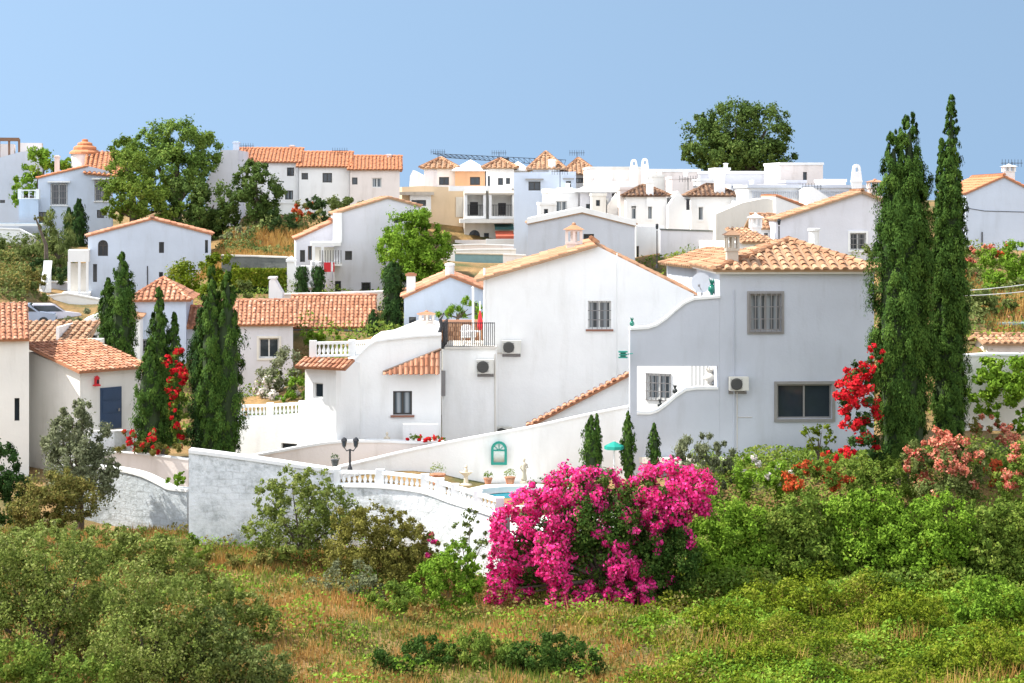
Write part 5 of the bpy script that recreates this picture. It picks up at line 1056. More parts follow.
for (x0,x1,yb,ye,Y,m,kind,lb) in ((620,640,205,190,139,PINKW,0,'low pinkish terrace block tucked left of the left brown roof'),(736,752,226,204,131,WHITE,0,'white block with flat top right of the right brown roofed house'),
   (760,776,262,228,110,WHITE,1,'small white house with low tiled roof beside the white cupola chimney'),(786,806,200,183,135,LILAC,0,'low lilac block below the white cube shaped roof room'),(826,846,200,182,133,WHITE,0,'small white roof room between the cube room and the tall tapered chimney'),
   (592,606,212,196,140,CREAM,0,'small cream block in front of the plastered pyramid roof'),(540,556,222,205,139,WHITE,0,'low white garden room at the foot of the blue white tower')):
    if kind: eaved('house',lb,x0,x1,yb,ye,Y,2,4,.7,m,[(x0+4,ye+5,x0+8,ye+11,'dark')],TILE_P,UNDERP,.32)
    else: t=eaved('house',lb,x0,x1,yb,ye,Y,2,4,0,m,[(x0+4,ye+4,x0+8,ye+10,'dark')]); parapet(t,4,.22,mat=m)
# ================= GROUND =================
V_,F_=grid_ground()
gm,gnt,gb=base('dry_ground'); tc=gnt.nodes.new('ShaderNodeTexCoord').outputs['Object']
n1=noise(gnt,.35,6,.6,tc); r1=ramp(gnt,[(.35,(.10,.11,.03)),(.5,(.27,.17,.06)),(.65,(.42,.25,.10))]); gnt.links.new(n1.outputs[0],r1.inputs[0])
n2=noise(gnt,3.,6,.7,tc); r2=ramp(gnt,[(.3,(.55,.55,.5)),(.7,(1,1,1))]); gnt.links.new(n2.outputs[0],r2.inputs[0]); gnt.links.new(mixc(gnt,1.,r1.outputs[0],r2.outputs[0],'MULTIPLY'),gb.inputs['Base Color']); gb.inputs['Roughness'].default_value=1
gbp=gnt.nodes.new('ShaderNodeBump'); gbp.inputs['Distance'].default_value=.15; gnt.links.new(n2.outputs[0],gbp.inputs['Height']); gnt.links.new(gbp.outputs[0],gb.inputs['Normal'])
o=npmesh('ground',V_,F_,None,gm,None,True); o['kind']='structure'
# ================= BIG TREES =================
pine=dict(leafpx=2.9,clr=.30,ncl=40,dens=1.25,grow=1.02)
plant('pine_tree','large dark rounded pine on the skyline, right of centre','tree',(742,186),196,[(706,140,22,26,0),(735,127,28,27,-1),(766,131,26,26,0),(722,155,30,22,-2),(757,158,32,20,-2),(782,160,15,14,1),(697,152,16,14,1),(742,166,48,12,0)],G_PINEM,trunk=16,**pine)
plant('pine_tree','largest bright green pine on the upper left ridge','tree',(176,232),146,[(150,150,26,24,0),(178,143,30,24,0),(202,152,19,22,1),(172,168,34,20,-1),(200,175,14,14,0),(160,188,22,14,1)],G_PINE,trunk=14,**pine)
plant('pine_tree','yellowish green pine in front of the turret villa','tree',(135,236),140,[(130,172,26,24,0),(118,192,20,18,-1),(143,195,26,20,-2),(124,152,14,14,1),(160,210,26,14,-1),(115,210,16,10,0)],G_MIX,trunk=12,**pine)
plant('pine_tree','dark round pine between the ridge pine and the row houses, lower one','tree',(200,244),141,[(190,196,24,20,0),(214,205,24,24,-1),(190,218,28,16,-1),(225,225,18,16,0),(205,232,30,12,-1)],G_PINEM,trunk=10,**pine)
plant('pine_tree','olive green pine in front of the left row house','tree',(257,240),140,[(250,180,17,18,0),(262,192,20,20,-1),(247,206,19,20,-1),(270,212,14,14,0),(256,172,12,12,0)],G_PINEM,trunk=9,**pine)
plant('broadleaf_tree','bushy bright green tree before the beige apartments, left of centre','tree',(415,290),118,[(410,232,26,22,0),(425,228,18,18,0),(400,255,25,22,-1),(430,255,22,22,0),(415,270,32,18,-1),(438,245,14,16,0),(392,246,14,14,0),(415,217,14,10,0)],G_BRIGHT,trunk=9,**pine)
plant('broadleaf_tree','bright green round tree between the pale blue house and the turret villa','tree',(36,215),149,[(38,165,14,14,0),(28,185,14,12,0),(18,195,12,9,-1),(46,160,12,10,1),(60,172,9,12,1),(64,163,6,8,1)],G_BRIGHT,trunk=6,leafpx=3.2)
plant('palm','wispy grey green palm clump below the turret villa windows','tree',(60,268),132,[(58,232,16,20,0),(50,250,16,16,0),(66,252,12,16,0),(46,236,8,14,0)],G_SAGE,trunk=5,up=1.5,aspect=.2,leafpx=5,crown='fronds',dens=.5)
t=plant('dead_branch_tree','bare dark forked branch leaning beside the wispy palm on the upper left','tree',(47,275),129,[(40,222,2.5,5,0),(36,218,2,3,0)],G_DRYB,leafpx=2,core=0,ncl=8); mb=MB(); mb.tube([(0,0,-1),t.loc(P(46,245,129)),t.loc(P(36,219,129))],[.22,.14,.05],6); t.part('trunk',mb,BARK)
# cypresses
cypress('short dark cypress under the turret villa windows, left one of its pair',69,249,207,7,140,mat=G_CYPD,leafpx=2.6); cypress('taller dark cypress under the turret villa windows, right one of its pair',79,250,198,11,140,mat=G_CYPD,leafpx=2.6)
cypress('short dark cypress left of the tall pointed one, left middle',108,366,277,14,88,leafpx=2.5); cypress('tall pointed dark cypress, right one of the pair at left middle',122,368,250,18,87,leafpx=2.5)
cypress('bright green leaning cypress beside the red climber, front one',150,452,340,20,70.5,leafpx=2.5); cypress('tall twin tipped cypress behind the red climber, left of it',164,448,283,19,75,tips=[(-.25,1,.8),(.55,.83,.6)],leafpx=2.5)
cypress('tallest cypress of the left group, left of its touching pair',205,470,292,22,71.5,mat=G_CYPD,leafpx=2.5); cypress('broad double tipped dark cypress of the left group, right of its touching pair',221,470,262,26,70.8,tips=[(-.35,1,.7),(.25,.97,.8)],leafpx=2.5)
cypress('dark flat topped columnar cypress left of the pale blue house',393,340,262,14,96,sq=True,mat=G_CYPD,leafpx=2.6); cypress('small pointed dark cypress left of the flat topped one',373,340,309,8,95,mat=G_CYPD,leafpx=2.4)
for k,px in enumerate((302,318)): cypress('%s of two short clipped cypresses on the white terrace'%('left','right')[k],px,294,266,8.5,114,sq=True,mat=G_CYPD,leafpx=2.4)
cypress('giant wide cypress at the right with two ragged tips, left of the giant pair',902,462,107,33,66,tips=[(.22,1,.78),(-.25,.95,.75),(.4,.86,.62),(-.05,.84,1.0)],leafpx=2.6,seed=1,full=4,group='giant cypresses at the right')
cypress('giant slender cypress at the right with one sharp tip, right of the giant pair',949,460,88,21,67.5,tips=[(.1,1,.85),(-.35,.88,.6),(.2,.8,.9),(-.1,.74,1.0)],leafpx=2.6,seed=2,full=3,mat=G_CYP,group='giant cypresses at the right')
cypress('leftmost of three small cypresses by the pool wall',591,478,413,12,67,tips=[(0,.97,1),(.5,1,.5)],leafpx=2.5); cypress('middle of three small cypresses by the pool wall',628,478,411,9,67,leafpx=2.5); cypress('rightmost and smallest of three small cypresses by the pool wall',654,478,422,8,67,leafpx=2.5)
plant('small_tree','thin dark green tree half hidden behind the tall blue white tower','tree',(535,258),136,[(534,236,4,10,0),(536,248,5,9,0)],G_PINED,leafpx=2.6,trunk=3)
# mid slope greens
S=lambda label,base_,Y,lobes,mat,name='shrub',**k: plant(name,label,'bush',base_,Y,lobes,mat,**k)
S('round grey green shrub on the golden slope below the row houses',(277,246),137,[(276,224,16,13,0),(262,232,10,8,0),(290,230,8,8,0)],G_PINED,leafpx=2.5)
S('dark green shrub below the middle row house',(322,228),140,[(320,212,12,11,0),(314,203,8,6,1)],G_PINED,leafpx=2.5)
S('grey green shrub right below the white row houses',(345,216),148,[(338,204,14,9,0),(355,208,12,6,0),(326,208,10,7,0)],G_SAGE,leafpx=2.5)
S('low sage shrub left of the round grey green one, on the golden slope',(250,246),136,[(245,236,14,7,0),(230,240,12,6,0)],G_OLIVE,leafpx=2.5)
S('rusty orange flowering shrub below the row houses',(307,222),144,[(305,210,9,8,0),(298,216,9,6,0)],G_DRYB,flowers=(FL_RUST,.5),leafpx=2.5)
t=T('hedge','long rectangular clipped yellow green hedge on the middle left slope','hedge',232,286,117,0)
a=Vector((0,0,0)); W_=(286-232)/F*117; H_=1.05; D_=1.3
m_=2600; pts=RNG.uniform(0,1,(m_,3))*np.array([W_,D_,H_]); fcs=RNG.integers(0,3,m_); pts[fcs==0,1]=0; pts[fcs==1,2]=H_; pts[fcs==2,1]=0; N_=np.where((fcs==1)[:,None],np.array([0,0,1.]),np.array([0,-1.,0]))
V,Fc=leafquads(pts+RNG.normal(size=(m_,3))*.04,unit(N_+RNG.normal(size=(m_,3))*.5),.2,.7); npmesh('foliage',V,Fc,RNG.random(m_),G_LIME,t.o)
mb=MB(); mb.box((.05,.08,-.6),(W_-.05,D_,H_-.06)); t.part('inner_branches',mb,G_DARK)
S('bright green bush spilling beside the pale blue gabled house',(210,300),118,[(195,280,26,17,0),(220,270,17,14,0),(180,290,18,10,0),(205,295,24,10,-1),(228,285,10,14,0)],G_LIME,leafpx=3)
S('grey green feathery bush above the orange tiled roofs',(240,306),108,[(240,292,16,9,0),(225,298,12,8,0)],G_SAGE,leafpx=3)
S('clipped bright green bush in front of the long low house',(320,346),99,[(310,337,14,5,0),(328,336,12,6,0)],G_BRIGHT,leafpx=2.5)
S('wide scrub bush on the left slope left of the white stair wall',(15,320),120,[(10,292,22,14,0),(32,298,14,13,0),(0,312,20,12,-1),(22,312,18,10,-1),(-15,290,20,14,0)],G_SAGE,leafpx=3)
S('reddish dry scrub above the wide bush on the left slope',(15,285),124,[(12,277,26,8,0),(38,280,10,7,0)],G_DRYB,leafpx=2.5)
S('pale scrub below the left edge garden wall',(10,262),134,[(10,248,20,9,0),(36,256,14,10,0),(-12,252,14,9,0)],G_SAGE,leafpx=2.5)
S('dark scrub strip at the foot of the palm',(45,285),128,[(40,270,14,10,0),(60,275,14,8,0)],G_PINED,leafpx=2.5)
S('olive bush beside the porch pillar on the left slope',(85,330),112,[(88,318,14,9,0),(72,322,10,7,0)],G_OLIVE,leafpx=2.5)
S('pale oleander bush with white flowers beside the pinkish house wall',(282,405),90,[(282,368,16,17,0),(268,385,13,14,0),(296,385,11,16,0),(282,392,20,14,-1)],G_OLIVE,flowers=(FL_WHITE,.18,.5),leafpx=3)
S('bright green bush right of the pale oleander',(298,408),88,[(298,392,10,13,0),(286,400,12,7,0)],G_BRIGHT,leafpx=3)
plant('palm','short green palm over the terracotta wall of the railed terrace','palm',(456,322),84,[(445,314,8,4,0),(456,312,9,6,0),(468,309,6,10,0),(478,312,5,9,0)],G_BRIGHT,up=.8,aspect=.18,leafpx=6,crown='fronds',trunk=4,dens=.8)
S('geranium with red flowers in the white planter below the shuttered window',(428,443),73.2,[(415,439,7,3.2,0),(428,438,9,3.6,0),(440,440,6,3,0)],G_MIX,name='flowering_plant',flowers=(FL_RED,.6),leafpx=2.6)
# right slope
S('red and pink flowering bush behind the giant cypresses at the right edge',(985,280),104,[(972,258,9,9,0),(985,252,10,6,0),(972,268,8,8,0)],G_MIX,flowers=(FL_CORAL,.5),leafpx=2.5)
S('rust orange flowering bush right of the pink one at the right edge',(1000,280),105,[(1000,250,11,6,0),(993,262,8,6,0)],G_MIX,flowers=(FL_RUST,.5),leafpx=2.5)
S('large bright green bush below the pale blue grey house at the right edge',(1005,310),98,[(1000,268,17,17,0),(1018,262,18,18,0),(1040,268,20,18,0),(1010,285,20,12,-1),(990,280,9,9,0)],G_BRIGHT,leafpx=3)
S('sage green scrub at the right edge under the thin cables',(985,330),92,[(985,302,18,13,0),(972,315,12,13,0),(1003,310,13,10,0),(975,295,12,10,0)],G_SAGE,leafpx=3)
S('dark green scrub between the barred window and the giant cypress',(880,262),99,[(876,253,14,6,0),(888,252,10,9,0)],G_SAGE,leafpx=3)
S('green climbing vine with large leaves on the wall at the right edge',(1000,440),76.6,[(985,372,16,11,0),(1008,368,18,12,0),(1000,390,22,14,-.3),(1022,390,16,20,0),(975,395,10,8,0),(1035,375,18,18,0),(990,410,14,6,0),(1022,420,12,10,0)],G_BRIGHT,name='vine',leafpx=4,dens=1.3)
S('pink and red flowering shrub under the vine at the right edge',(985,455),73,[(985,425,12,9,0),(1000,432,12,10,0),(978,438,10,9,0),(1010,445,12,10,0)],G_DRYB,name='flowering_bush',flowers=(FL_CORAL,.7),leafpx=3,dens=.6)
# red climbers
t=S('bright red bougainvillea climbing the left side of the giant wide cypress',(862,460),65.2,[(876,352,7,9,0,.5),(868,368,9,8,-.2,.6),(856,388,17,15,0,.9),(847,400,12,12,-.2,.95),(862,404,16,16,0,.8),(853,416,14,12,0,.9),(846,390,11,12,.2,.9),(858,372,12,10,.1,.7),(860,430,12,14,0,.5),(872,445,18,12,-.3,.2),(838,452,14,7,-.3,.6),(862,378,8,8,0,.7)],G_DARK,name='bougainvillea',flowers=(FL_RED,.6,1.2),leafpx=3)
S('red climbing rose between the cypresses of the left group',(178,450),71.4,[(176,355,7,7,0,.7),(166,362,5,6,0,.8),(180,375,8,10,0,.6),(172,388,9,9,0,.6),(184,372,6,7,0,.7),(178,402,9,11,0,.4),(182,425,9,12,0,.4),(172,412,6,8,0,.5),(180,440,8,8,0,.2)],G_MIX,name='climbing_rose',flowers=(FL_RED,.5),leafpx=3)
S('low bush with pink red flowers hanging over the pink wall at the left',(145,458),69.6,[(130,434,7,6,0,.7),(150,438,9,7,0,.5),(128,448,14,6,0,.2),(150,450,14,7,0,.3),(170,450,10,6,0,.1)],G_DRYB,name='flowering_bush',flowers=(FL_RED,.5),leafpx=3)
S('small bright green bush on top of the curved stone wall',(174,492),64.2,[(172,481,9,6,0),(180,478,6,5,0)],G_BRIGHT,leafpx=3)
# left olive tree
plant('olive_tree','grey green olive tree before the white lean-to house at the left','tree',(80,520),64,[(72,420,16,16,0),(62,438,18,16,0),(90,440,16,18,0),(70,460,24,20,-.5),(98,466,18,18,0),(85,485,28,20,-.5),(110,470,8,12,0),(82,408,9,8,0),(50,450,10,14,0)],G_OLIVE,trunk=9,leafpx=3,ncl=30)
S('brownish green bush left of the olive tree',(50,540),60,[(50,495,26,20,0),(40,515,26,20,0),(72,500,22,18,0),(62,480,18,10,0),(28,500,14,16,0)],G_DRYB,leafpx=3)
S('dark green shrub at the left edge beside the brownish bush',(5,530),61,[(2,465,16,22,0),(15,485,14,20,0),(0,500,20,24,0),(-20,480,20,26,0)],G_DARK,leafpx=3,name='shrub')
# foreground left trees / shrubs
fg=dict(leafpx=3.4,ncl=55,clr=.26,dens=.62)
plant('wild_olive_tree','sunlit olive green young tree in the lower left corner','tree',(50,700),48,[(45,560,38,26,0),(20,590,34,34,.5),(70,590,40,34,0),(40,625,50,30,-.3),(95,620,30,26,0),(0,560,20,26,0),(-25,610,36,40,0),(85,560,20,16,0)],G_FORE,trunk=10,**fg)
plant('wild_olive_tree','greyish olive young tree right of the lower left corner one','tree',(140,700),46,[(135,590,30,28,0),(165,610,34,30,0),(140,640,44,34,-.5),(195,645,34,28,0),(170,668,44,24,-.5),(115,660,28,26,0),(230,668,26,20,0)],G_FORE,trunk=10,**fg)
S('silvery low shrub at the bottom between the young olives and the dry grass',(245,700),46,[(225,650,28,24,0),(255,665,30,20,0),(275,680,24,16,0),(205,675,34,18,0),(210,622,20,16,.3)],G_SAGE,**fg)
S('yellow green shrub behind the young trees below the curved stone wall',(130,600),56,[(110,545,26,16,0),(145,548,28,16,0),(170,555,22,18,0),(130,575,36,16,0),(185,575,22,16,0),(88,540,16,12,0)],G_FORE,leafpx=3.1,clr=.28,ncl=45,dens=.75)
S('low green shrub at the foot of the long whitewashed wall, left end',(185,560),59,[(182,545,16,12,0),(200,556,14,9,0)],G_MIX,leafpx=3.2)
S('tall scrub bush before the whitewashed wall under the double lamp post',(300,575),58.5,[(270,498,16,18,0),(292,488,18,20,0),(315,485,16,18,0),(300,515,30,22,0),(330,505,20,18,0),(265,530,20,20,0),(345,520,20,16,0),(290,545,30,18,0),(325,535,24,18,0)],G_FORE,leafpx=2.9,clr=.24,ncl=50,dens=.6,trunk=5)
S('rounded yellow green scrub bush right of the tall one before the wall',(375,590),57,[(352,520,18,16,0),(372,522,22,16,0),(360,545,30,22,0),(395,548,26,22,0),(375,570,36,18,0),(405,565,22,18,0),(345,560,22,16,0),(398,525,16,12,0)],G_DRYG,leafpx=2.9,clr=.24,ncl=50,dens=.7)
S('grey twiggy shrub in the grass in front of the yellow green scrub',(345,610),55,[(345,580,24,16,0),(325,590,18,12,0),(368,592,18,12,0)],G_OLIVE,leafpx=3,dens=.6)
S('dark green bush in the grass below the scrub, centre left',(400,615),53,[(385,595,16,13,0),(402,600,16,11,0)],G_MIX,leafpx=3.2)
S('bright green weedy bush left of the magenta bougainvillea',(445,605),55,[(440,575,20,16,0),(460,560,16,16,0),(425,590,22,14,0),(455,590,24,14,0),(470,580,14,14,0)],G_BRIGHT,leafpx=3.2)
S('airy young shrub rising in front of the white wall left of the magenta bougainvillea',(468,600),56.5,[(460,535,10,12,0),(470,520,9,12,0),(482,545,8,12,0),(455,552,10,10,0)],G_SAGE,leafpx=3,core=0,dens=.35,trunk=3)
S('small pink flowering sprig at the foot of the whitewashed wall',(430,570),57,[(430,548,7,10,0),(434,538,5,6,0)],G_DRYB,name='flowering_plant',flowers=(FL_PINK,.5),leafpx=3,core=0,dens=.5)
S('broad dark olive shrub behind the young trees at the lower left, by the wall foot',(40,610),53,[(20,545,24,14,0),(55,535,24,12,0),(85,560,22,14,0),(-15,550,24,20,0)],G_FORE,leafpx=3.1,clr=.28,ncl=45,dens=.75)
S('loose sage shrub in the grass right of the greyish olive young tree',(235,640),50,[(215,590,20,16,0),(240,605,22,16,0),(190,590,20,16,0),(262,625,20,16,0),(225,620,26,18,0)],G_FORE,leafpx=3.1,clr=.28,ncl=45,dens=.75)
S('low leafy scrub in front of the long whitewashed wall near its left end',(235,580),58,[(222,560,18,8,0),(250,562,20,9,0),(275,560,18,10,0)],G_DRYB,leafpx=3)
S('mixed green bush at the bottom left edge in front of the young trees',(30,720),44,[(10,660,34,18,0),(50,672,34,16,0),(90,675,30,14,0),(-20,670,30,20,0)],G_MIX,leafpx=3.8)
S('green bush among the dry grass left of the spiky one at the bottom',(330,690),48.5,[(318,676,16,9,0),(338,680,14,8,0)],G_FORE,leafpx=3.1,clr=.28,ncl=45,dens=.75)
S('straw coloured scrub bush between the yellow green scrub and the white wall',(415,575),58.2,[(410,538,16,14,0),(428,545,12,12,0),(418,560,18,12,0)],G_DRYB,leafpx=3)
S('leafy green bush at the foot of the right house wall, behind the white flowered shrub',(735,500),68.5,[(735,482,20,12,0),(715,488,16,10,0),(790,480,18,10,0),(832,478,16,9,0),(860,474,14,9,0)],G_MIX,leafpx=3)
S('dark green hedge bush at the foot of the giant cypresses',(900,500),64.5,[(885,470,20,10,0),(870,482,22,12,0),(905,482,22,12,0)],G_MIX,leafpx=3)
S('light green low bush right of the giant cypresses before the pale wall',(985,500),68,[(975,460,14,8,0),(1000,458,16,9,0),(1020,455,14,10,0)],G_BRIGHT,leafpx=3)
lr=dict(leafpx=3.3,ncl=45,clr=.28,dens=.8)
S('lime green shrub in the lower right below the hollow dark bush',(790,625),54,[(770,598,24,16,0),(800,594,24,16,0),(790,612,32,14,0),(825,605,20,14,0)],G_LIMEB,**lr)
S('spreading yellow green shrub in the middle of the lower right slope',(900,650),52,[(875,612,24,14,0),(905,606,24,16,0),(895,625,34,16,0),(930,620,20,14,0)],G_LIMEB,**lr)
S('bright green shrub at the right edge of the lower right slope',(990,645),52.5,[(970,600,22,16,0),(1000,598,22,18,0),(985,618,32,16,0),(1020,615,18,16,0)],G_BRIGHT,**lr)
S('green shrub low on the slope between the magenta bush and the bottom edge',(715,650),51.5,[(700,622,20,12,0),(725,618,22,14,0),(715,634,28,12,0)],G_LIMEB,**lr)
S('yellow green shrub in the bottom right corner',(975,700),48.5,[(955,660,26,16,0),(985,655,24,18,0),(1010,664,20,16,0),(975,676,40,14,0)],G_LIMEB,**lr)
S('yellow green shrub at the bottom edge right of the dark green bushes',(760,700),48.5,[(740,664,22,14,0),(765,658,22,16,0),(785,668,20,14,0),(760,678,36,12,0)],G_LIMEB,**lr)
# magenta bougainvillea
BL=[(523,508,17,15,0,.95),(508,530,14,22,0,1),(503,560,13,24,-.2,1),(500,590,13,20,-.3,1),(515,595,14,14,-.3,.95),(552,495,22,14,0,.9),(540,520,16,24,-.5,.95),(550,555,16,26,-.9,1),(556,585,14,22,-1.0,.95),(575,486,26,18,.3,.8),(600,484,24,15,.4,.5),
 (530,560,18,30,.3,.35),(585,520,28,28,0,.12),(610,520,26,30,0,.15),(600,555,28,26,0,.18),(640,500,20,20,0,.3),(635,490,18,14,.3,.85),(665,485,24,20,0,.97),(690,488,20,18,0,.97),(700,495,14,14,0,.95),(680,505,24,16,-.2,.95),(660,510,22,18,-.2,.85),(640,530,20,24,0,.25),(640,560,20,24,0,.15),
 (670,535,22,22,0,.3),(675,565,24,26,0,.05),(655,590,24,18,0,.1),(630,590,22,18,-.5,.85),(600,598,24,14,-.7,.9),(620,570,16,16,-.6,.75),(580,602,20,10,-.7,.9),(640,603,16,8,-.7,.85),(585,500,20,14,-.2,.6),(612,545,14,12,-.6,.55),(574,478,10,8,0,.8),(548,525,26,26,1.3,0),(600,540,38,34,1.3,0),(650,545,34,34,1.3,0)]
plant('bougainvillea','large bougainvillea bush covered in magenta flowers in the centre foreground','bush',(600,608),57,BL,G_BOUG,flowers=(FL_PINK,.6,1.5),leafpx=3.2,ncl=34,clr=.36,trunk=8)
# behind bougainvillea
S('grey green oleander with upright stems between the magenta bush and the right house wall',(705,490),66,[(690,452,12,16,0),(708,450,12,16,0),(724,458,9,14,0),(700,470,22,12,0),(680,462,9,14,0),(728,475,9,12,0)],G_OLIVE,leafpx=3,up=1.2,aspect=.35)
S('round green shrub with small white flowers against the right house wall',(765,505),65.5,[(755,472,18,13,0),(775,470,16,13,0),(765,485,24,14,0),(748,485,12,12,0)],G_BRIGHT,flowers=(FL_WHITE,.10,.4),leafpx=3)
S('coral flowering low bush left of the giant wide cypress',(815,490),64,[(805,468,14,8,0,.5),(825,462,14,9,0,.55),(815,482,24,12,0,.2),(845,475,18,10,0,.35),(795,480,14,10,0,.3)],G_MIX,name='flowering_bush',flowers=(FL_RUST,.3),leafpx=3)
S('small airy light green tree under the large barred window',(818,470),67,[(808,434,8,7,0),(822,430,9,8,0),(815,444,9,6,0),(830,440,6,5,0)],G_LIME,name='small_tree',leafpx=3,core=0,dens=.5,trunk=3)
S('big coral pink flowering oleander in front of the giant cypresses',(945,510),63,[(940,442,14,12,0,.6),(925,452,18,12,0,.45),(955,452,18,14,0,.6),(975,462,16,14,0,.55),(940,468,28,16,-.2,.35),(965,482,18,12,0,.3),(912,462,12,10,0,.5),(945,490,28,14,-.2,.15)],G_SAGE,name='oleander',flowers=(FL_CORAL,.5),leafpx=3)
S('coral flowering bush cut by the right picture edge',(1015,520),62,[(1015,470,12,14,0,.5),(1030,460,18,20,0,.5),(1005,485,14,12,0,.2),(1025,495,20,18,0,.2)],G_MIX,name='oleander',flowers=(FL_CORAL,.4),leafpx=3)
S('brick red low shrub between the coral oleander and the right edge',(996,490),66,[(992,468,12,8,0,.8),(1000,478,12,8,0,.8)],G_DARK,name='flowering_bush',flowers=(FL_RUST,.7),leafpx=3)
hb_=dict(leafpx=3.6,ncl=34)
S('rich green mounded bush touching the right side of the magenta bougainvillea',(715,590),58.5,[(725,520,24,20,0),(705,545,24,24,0),(740,540,26,24,0),(720,565,30,22,-.3),(750,520,18,16,0),(755,560,20,20,-.2)],G_BRIGHT,**hb_)
S('dark green hollow bush in the middle of the right hand thicket',(795,590),58.5,[(785,525,24,20,0),(808,535,24,22,0),(790,560,28,20,0),(820,555,20,20,-.2),(775,545,16,20,0),(800,508,22,14,0)],G_MIX,**hb_)
S('green bush below the coral flowers, centre of the right hand thicket',(860,585),58.5,[(850,510,26,16,0),(875,505,24,16,0),(855,535,28,22,0),(885,530,24,22,-.2),(865,555,30,16,-.3),(835,520,16,16,0)],G_BRIGHT,**hb_)
S('bright green bush below the coral pink oleander in the right hand thicket',(930,590),58,[(915,520,26,18,0),(945,515,26,18,0),(925,545,30,22,-.2),(955,545,24,20,0),(900,550,20,18,0),(930,565,28,14,-.4)],G_BRIGHT,**hb_)
S('green bush at the right edge of the right hand thicket',(1000,590),58,[(985,520,22,20,0),(1010,525,24,22,0),(990,550,26,20,-.2),(1020,555,22,20,0),(1000,570,28,14,-.3),(975,545,14,16,0),(1040,530,24,30,0)],G_MIX,**hb_)
S('brown dry twiggy shrub at the bottom right in the lime ground cover',(860,690),49,[(855,668,30,18,0),(880,672,20,14,0),(835,676,20,12,0)],G_DRYB,leafpx=3.2,dens=.6)
S('dark green bush at the bottom edge just right of centre',(555,700),48.5,[(540,652,24,18,0),(565,656,22,18,0),(520,659,20,16,0),(588,666,18,14,0),(550,674,42,14,0),(550,690,46,14,0)],G_BOUG,leafpx=3.2)
S('dark green bush at the bottom edge left of centre',(430,700),48.5,[(400,658,24,16,0),(425,654,20,16,0),(450,660,18,14,0),(385,668,16,10,0),(420,674,40,12,0),(415,690,42,14,0)],G_BOUG,leafpx=3.2)
S('green spiky bush at the bottom edge in the centre',(478,700),48.5,[(470,652,20,20,0),(490,655,20,18,0),(508,660,14,14,0),(485,676,36,14,0),(485,690,40,14,0)],G_MIX,leafpx=3.6,up=1.0,aspect=.35)
# ================= STUFF =================
inx=lambda X,Y:np.abs(X)<.3*Y+1
def wallfront(X,Y):
    px=X/Y*F+CX; lim=np.interp(px,[0,190,334,425,500,520,700,1024],[65,63.5,61.2,60,57.8,62,63,63]); return Y<lim
dry=lambda X,Y: inx(X,Y)&wallfront(X,Y)&((X/Y*F+CX)<720+60*np.sin(Y))&(sn(X,Y,.8)*.6+sn(X,Y,2.7,3)*.4+RNG.normal(size=len(X))*.12>.38)
grn=lambda X,Y: inx(X,Y)&wallfront(X,Y)&((X/Y*F+CX)<700)&(sn(X,Y,.8)*.6+sn(X,Y,2.7,3)*.4+RNG.normal(size=len(X))*.12<.48)
GR_DRY=rndmat('dry_grass_blades',[(.34,.18,.05),(.46,.26,.08),(.55,.36,.13),(.38,.25,.07)],.8,.3); GR_GRN=rndmat('green_grass_blades',[(.07,.13,.02),(.12,.20,.03),(.19,.25,.04),(.26,.26,.06)],.8,.3)
stuff_scatter('dry_grass','golden dry grass covering the slope below the whitewashed walls',GR_DRY,-18,18,45,66,95000,lambda X,Y:.4+.9*sn(X,Y,2.1,2),.022,mask=dry,h=(.08,.34))
stuff_scatter('green_grass','green grass patches among the dry grass on the slope',GR_GRN,-18,18,45,66,60000,lambda X,Y:.4+.9*sn(X,Y,1.9,5),.024,mask=grn,h=(.08,.32))
gc=lambda X,Y: inx(X,Y)&(Y<62)&((X/Y*F+CX)>640+45*np.sin(Y*.8)+RNG.normal(size=len(X))*25)
stuff_scatter('ground_cover','yellow green weedy ground cover over the lower right slope',G_LIME,0,19,45,62,170000,lambda X,Y:(.2+.8*sn(X,Y,1.9,1)**2)*(.8+1.3*np.clip((Y-53)/8,0,1)),.095,'leaf',mask=gc,h=(0,.7))
stuff_scatter('ground_cover','green leafy undergrowth in shadow between the right hand bushes',G_MIX,0,22,56,72,50000,lambda X,Y:.4+1.1*sn(X,Y,1.0,3),.13,'leaf',mask=lambda X,Y: inx(X,Y)&((X/Y*F+CX)>690),h=(0,.7))
sl=lambda X,Y: (np.abs(X/Y)<.32)
stuff_scatter('dry_grass','golden dry grass on the slope below the row houses',GR_DRY,-22,-10,124,140,14000,lambda X,Y:1+.4*sn(X,Y,.8),.05,mask=sl,h=(.2,.6))
stuff_scatter('dry_grass','dry brown grass on the far right slope',GR_DRY,24,34,86,104,9000,lambda X,Y:1+.4*sn(X,Y,.8),.04,mask=sl,h=(.2,.6))

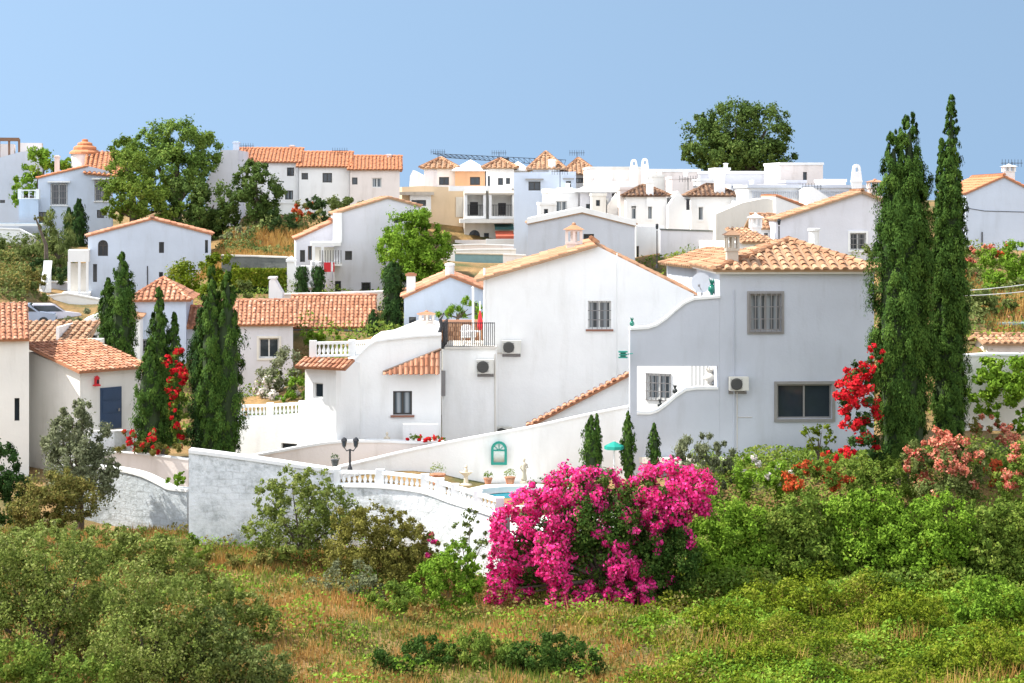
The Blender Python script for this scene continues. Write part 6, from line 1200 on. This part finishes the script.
wd=lambda lo,hi,o_,fr: (lambda X,Y: inx(X,Y)&wallfront(X,Y)&((X/Y*F+CX)<hi)&((X/Y*F+CX)>lo)&(sn(X,Y,fr,o_)*.5+sn(X,Y,fr*2.7,o_+1)*.5>.60))
stuff_scatter('ground_cover','ragged green weeds in patches on the dry grass slope',G_BRIGHT,-18,8,45,66,26000,lambda X,Y:.5+1.0*sn(X,Y,2.3,1),.11,'leaf',mask=wd(150,700,0.4,1.1),h=(0,.45))
stuff_scatter('ground_cover','brown and olive dry weeds in patches on the dry grass slope',G_DRYB,-18,8,45,66,30000,lambda X,Y:.5+1.0*sn(X,Y,2.0,4),.11,'leaf',mask=wd(120,720,3.3,1.3),h=(0,.5))
pxm=lambda lo,hi:(lambda X,Y:((X/Y*F+CX)>lo)&((X/Y*F+CX)<hi))
stuff_scatter('ground_cover','low sage scrub covering the left slope below the blue villa',G_SAGE,-48,-26,116,140,20000,lambda X,Y:.4+1.3*sn(X,Y,1.0,1)**2,.22,'leaf',mask=lambda X,Y:pxm(-60,66)(X,Y)&(((X/Y*F+CX)<26)|(Y>128)),h=(0,.9))
stuff_scatter('ground_cover','rusty dry scrub covering the left slope below the blue villa',G_DRYB,-48,-26,117,132,12000,lambda X,Y:.4+1.3*sn(X,Y,1.2,4)**2,.22,'leaf',mask=pxm(-60,30),h=(0,1.0))
stuff_scatter('ground_cover','green scrub on the slope below the white row houses',G_SAGE,-22,-8,128,154,12000,lambda X,Y:.3+1.3*sn(X,Y,1.3,2)**2,.24,'leaf',mask=lambda X,Y:pxm(215,345)(X,Y)&(sn(X,Y,.9,6)>.5),h=(0,1.0))
stuff_scatter('ground_cover','green and sage scrub on the far right slope',G_SAGE,22,36,86,112,14000,lambda X,Y:.3+1.3*sn(X,Y,1.3,2)**2,.2,'leaf',mask=lambda X,Y:pxm(955,1080)(X,Y)&(sn(X,Y,.9,2)>.42),h=(0,.9))
stuff_scatter('ground_cover','leafy green garden planting between the middle houses',G_MIX,-24,26,78,122,26000,lambda X,Y:.3+1.2*sn(X,Y,1.0,2)**2,.2,'leaf',mask=lambda X,Y:sn(X,Y,.7,1)>.45,h=(0,.8))

stuff_scatter('ground_cover','fresh green leafy patches in the yellow green ground cover at the lower right',G_BRIGHT,0,19,45,62,45000,lambda X,Y:(.25+.9*sn(X,Y,1.9,1)**2)*(.8+1.3*np.clip((Y-53)/8,0,1)),.10,'leaf',mask=lambda X,Y: gc(X,Y)&(sn(X,Y,.9,3)*.6+sn(X,Y,2.6,1)*.4>.55),h=(0,.75))
stuff_scatter('dry_grass','straw coloured dry tufts in the ground cover at the lower right',GR_DRY,0,19,45,60,9000,lambda X,Y:.6+.5*sn(X,Y,1.9,5),.02,mask=lambda X,Y: gc(X,Y)&(sn(X,Y,.8,5)>.66),h=(.3,.7))
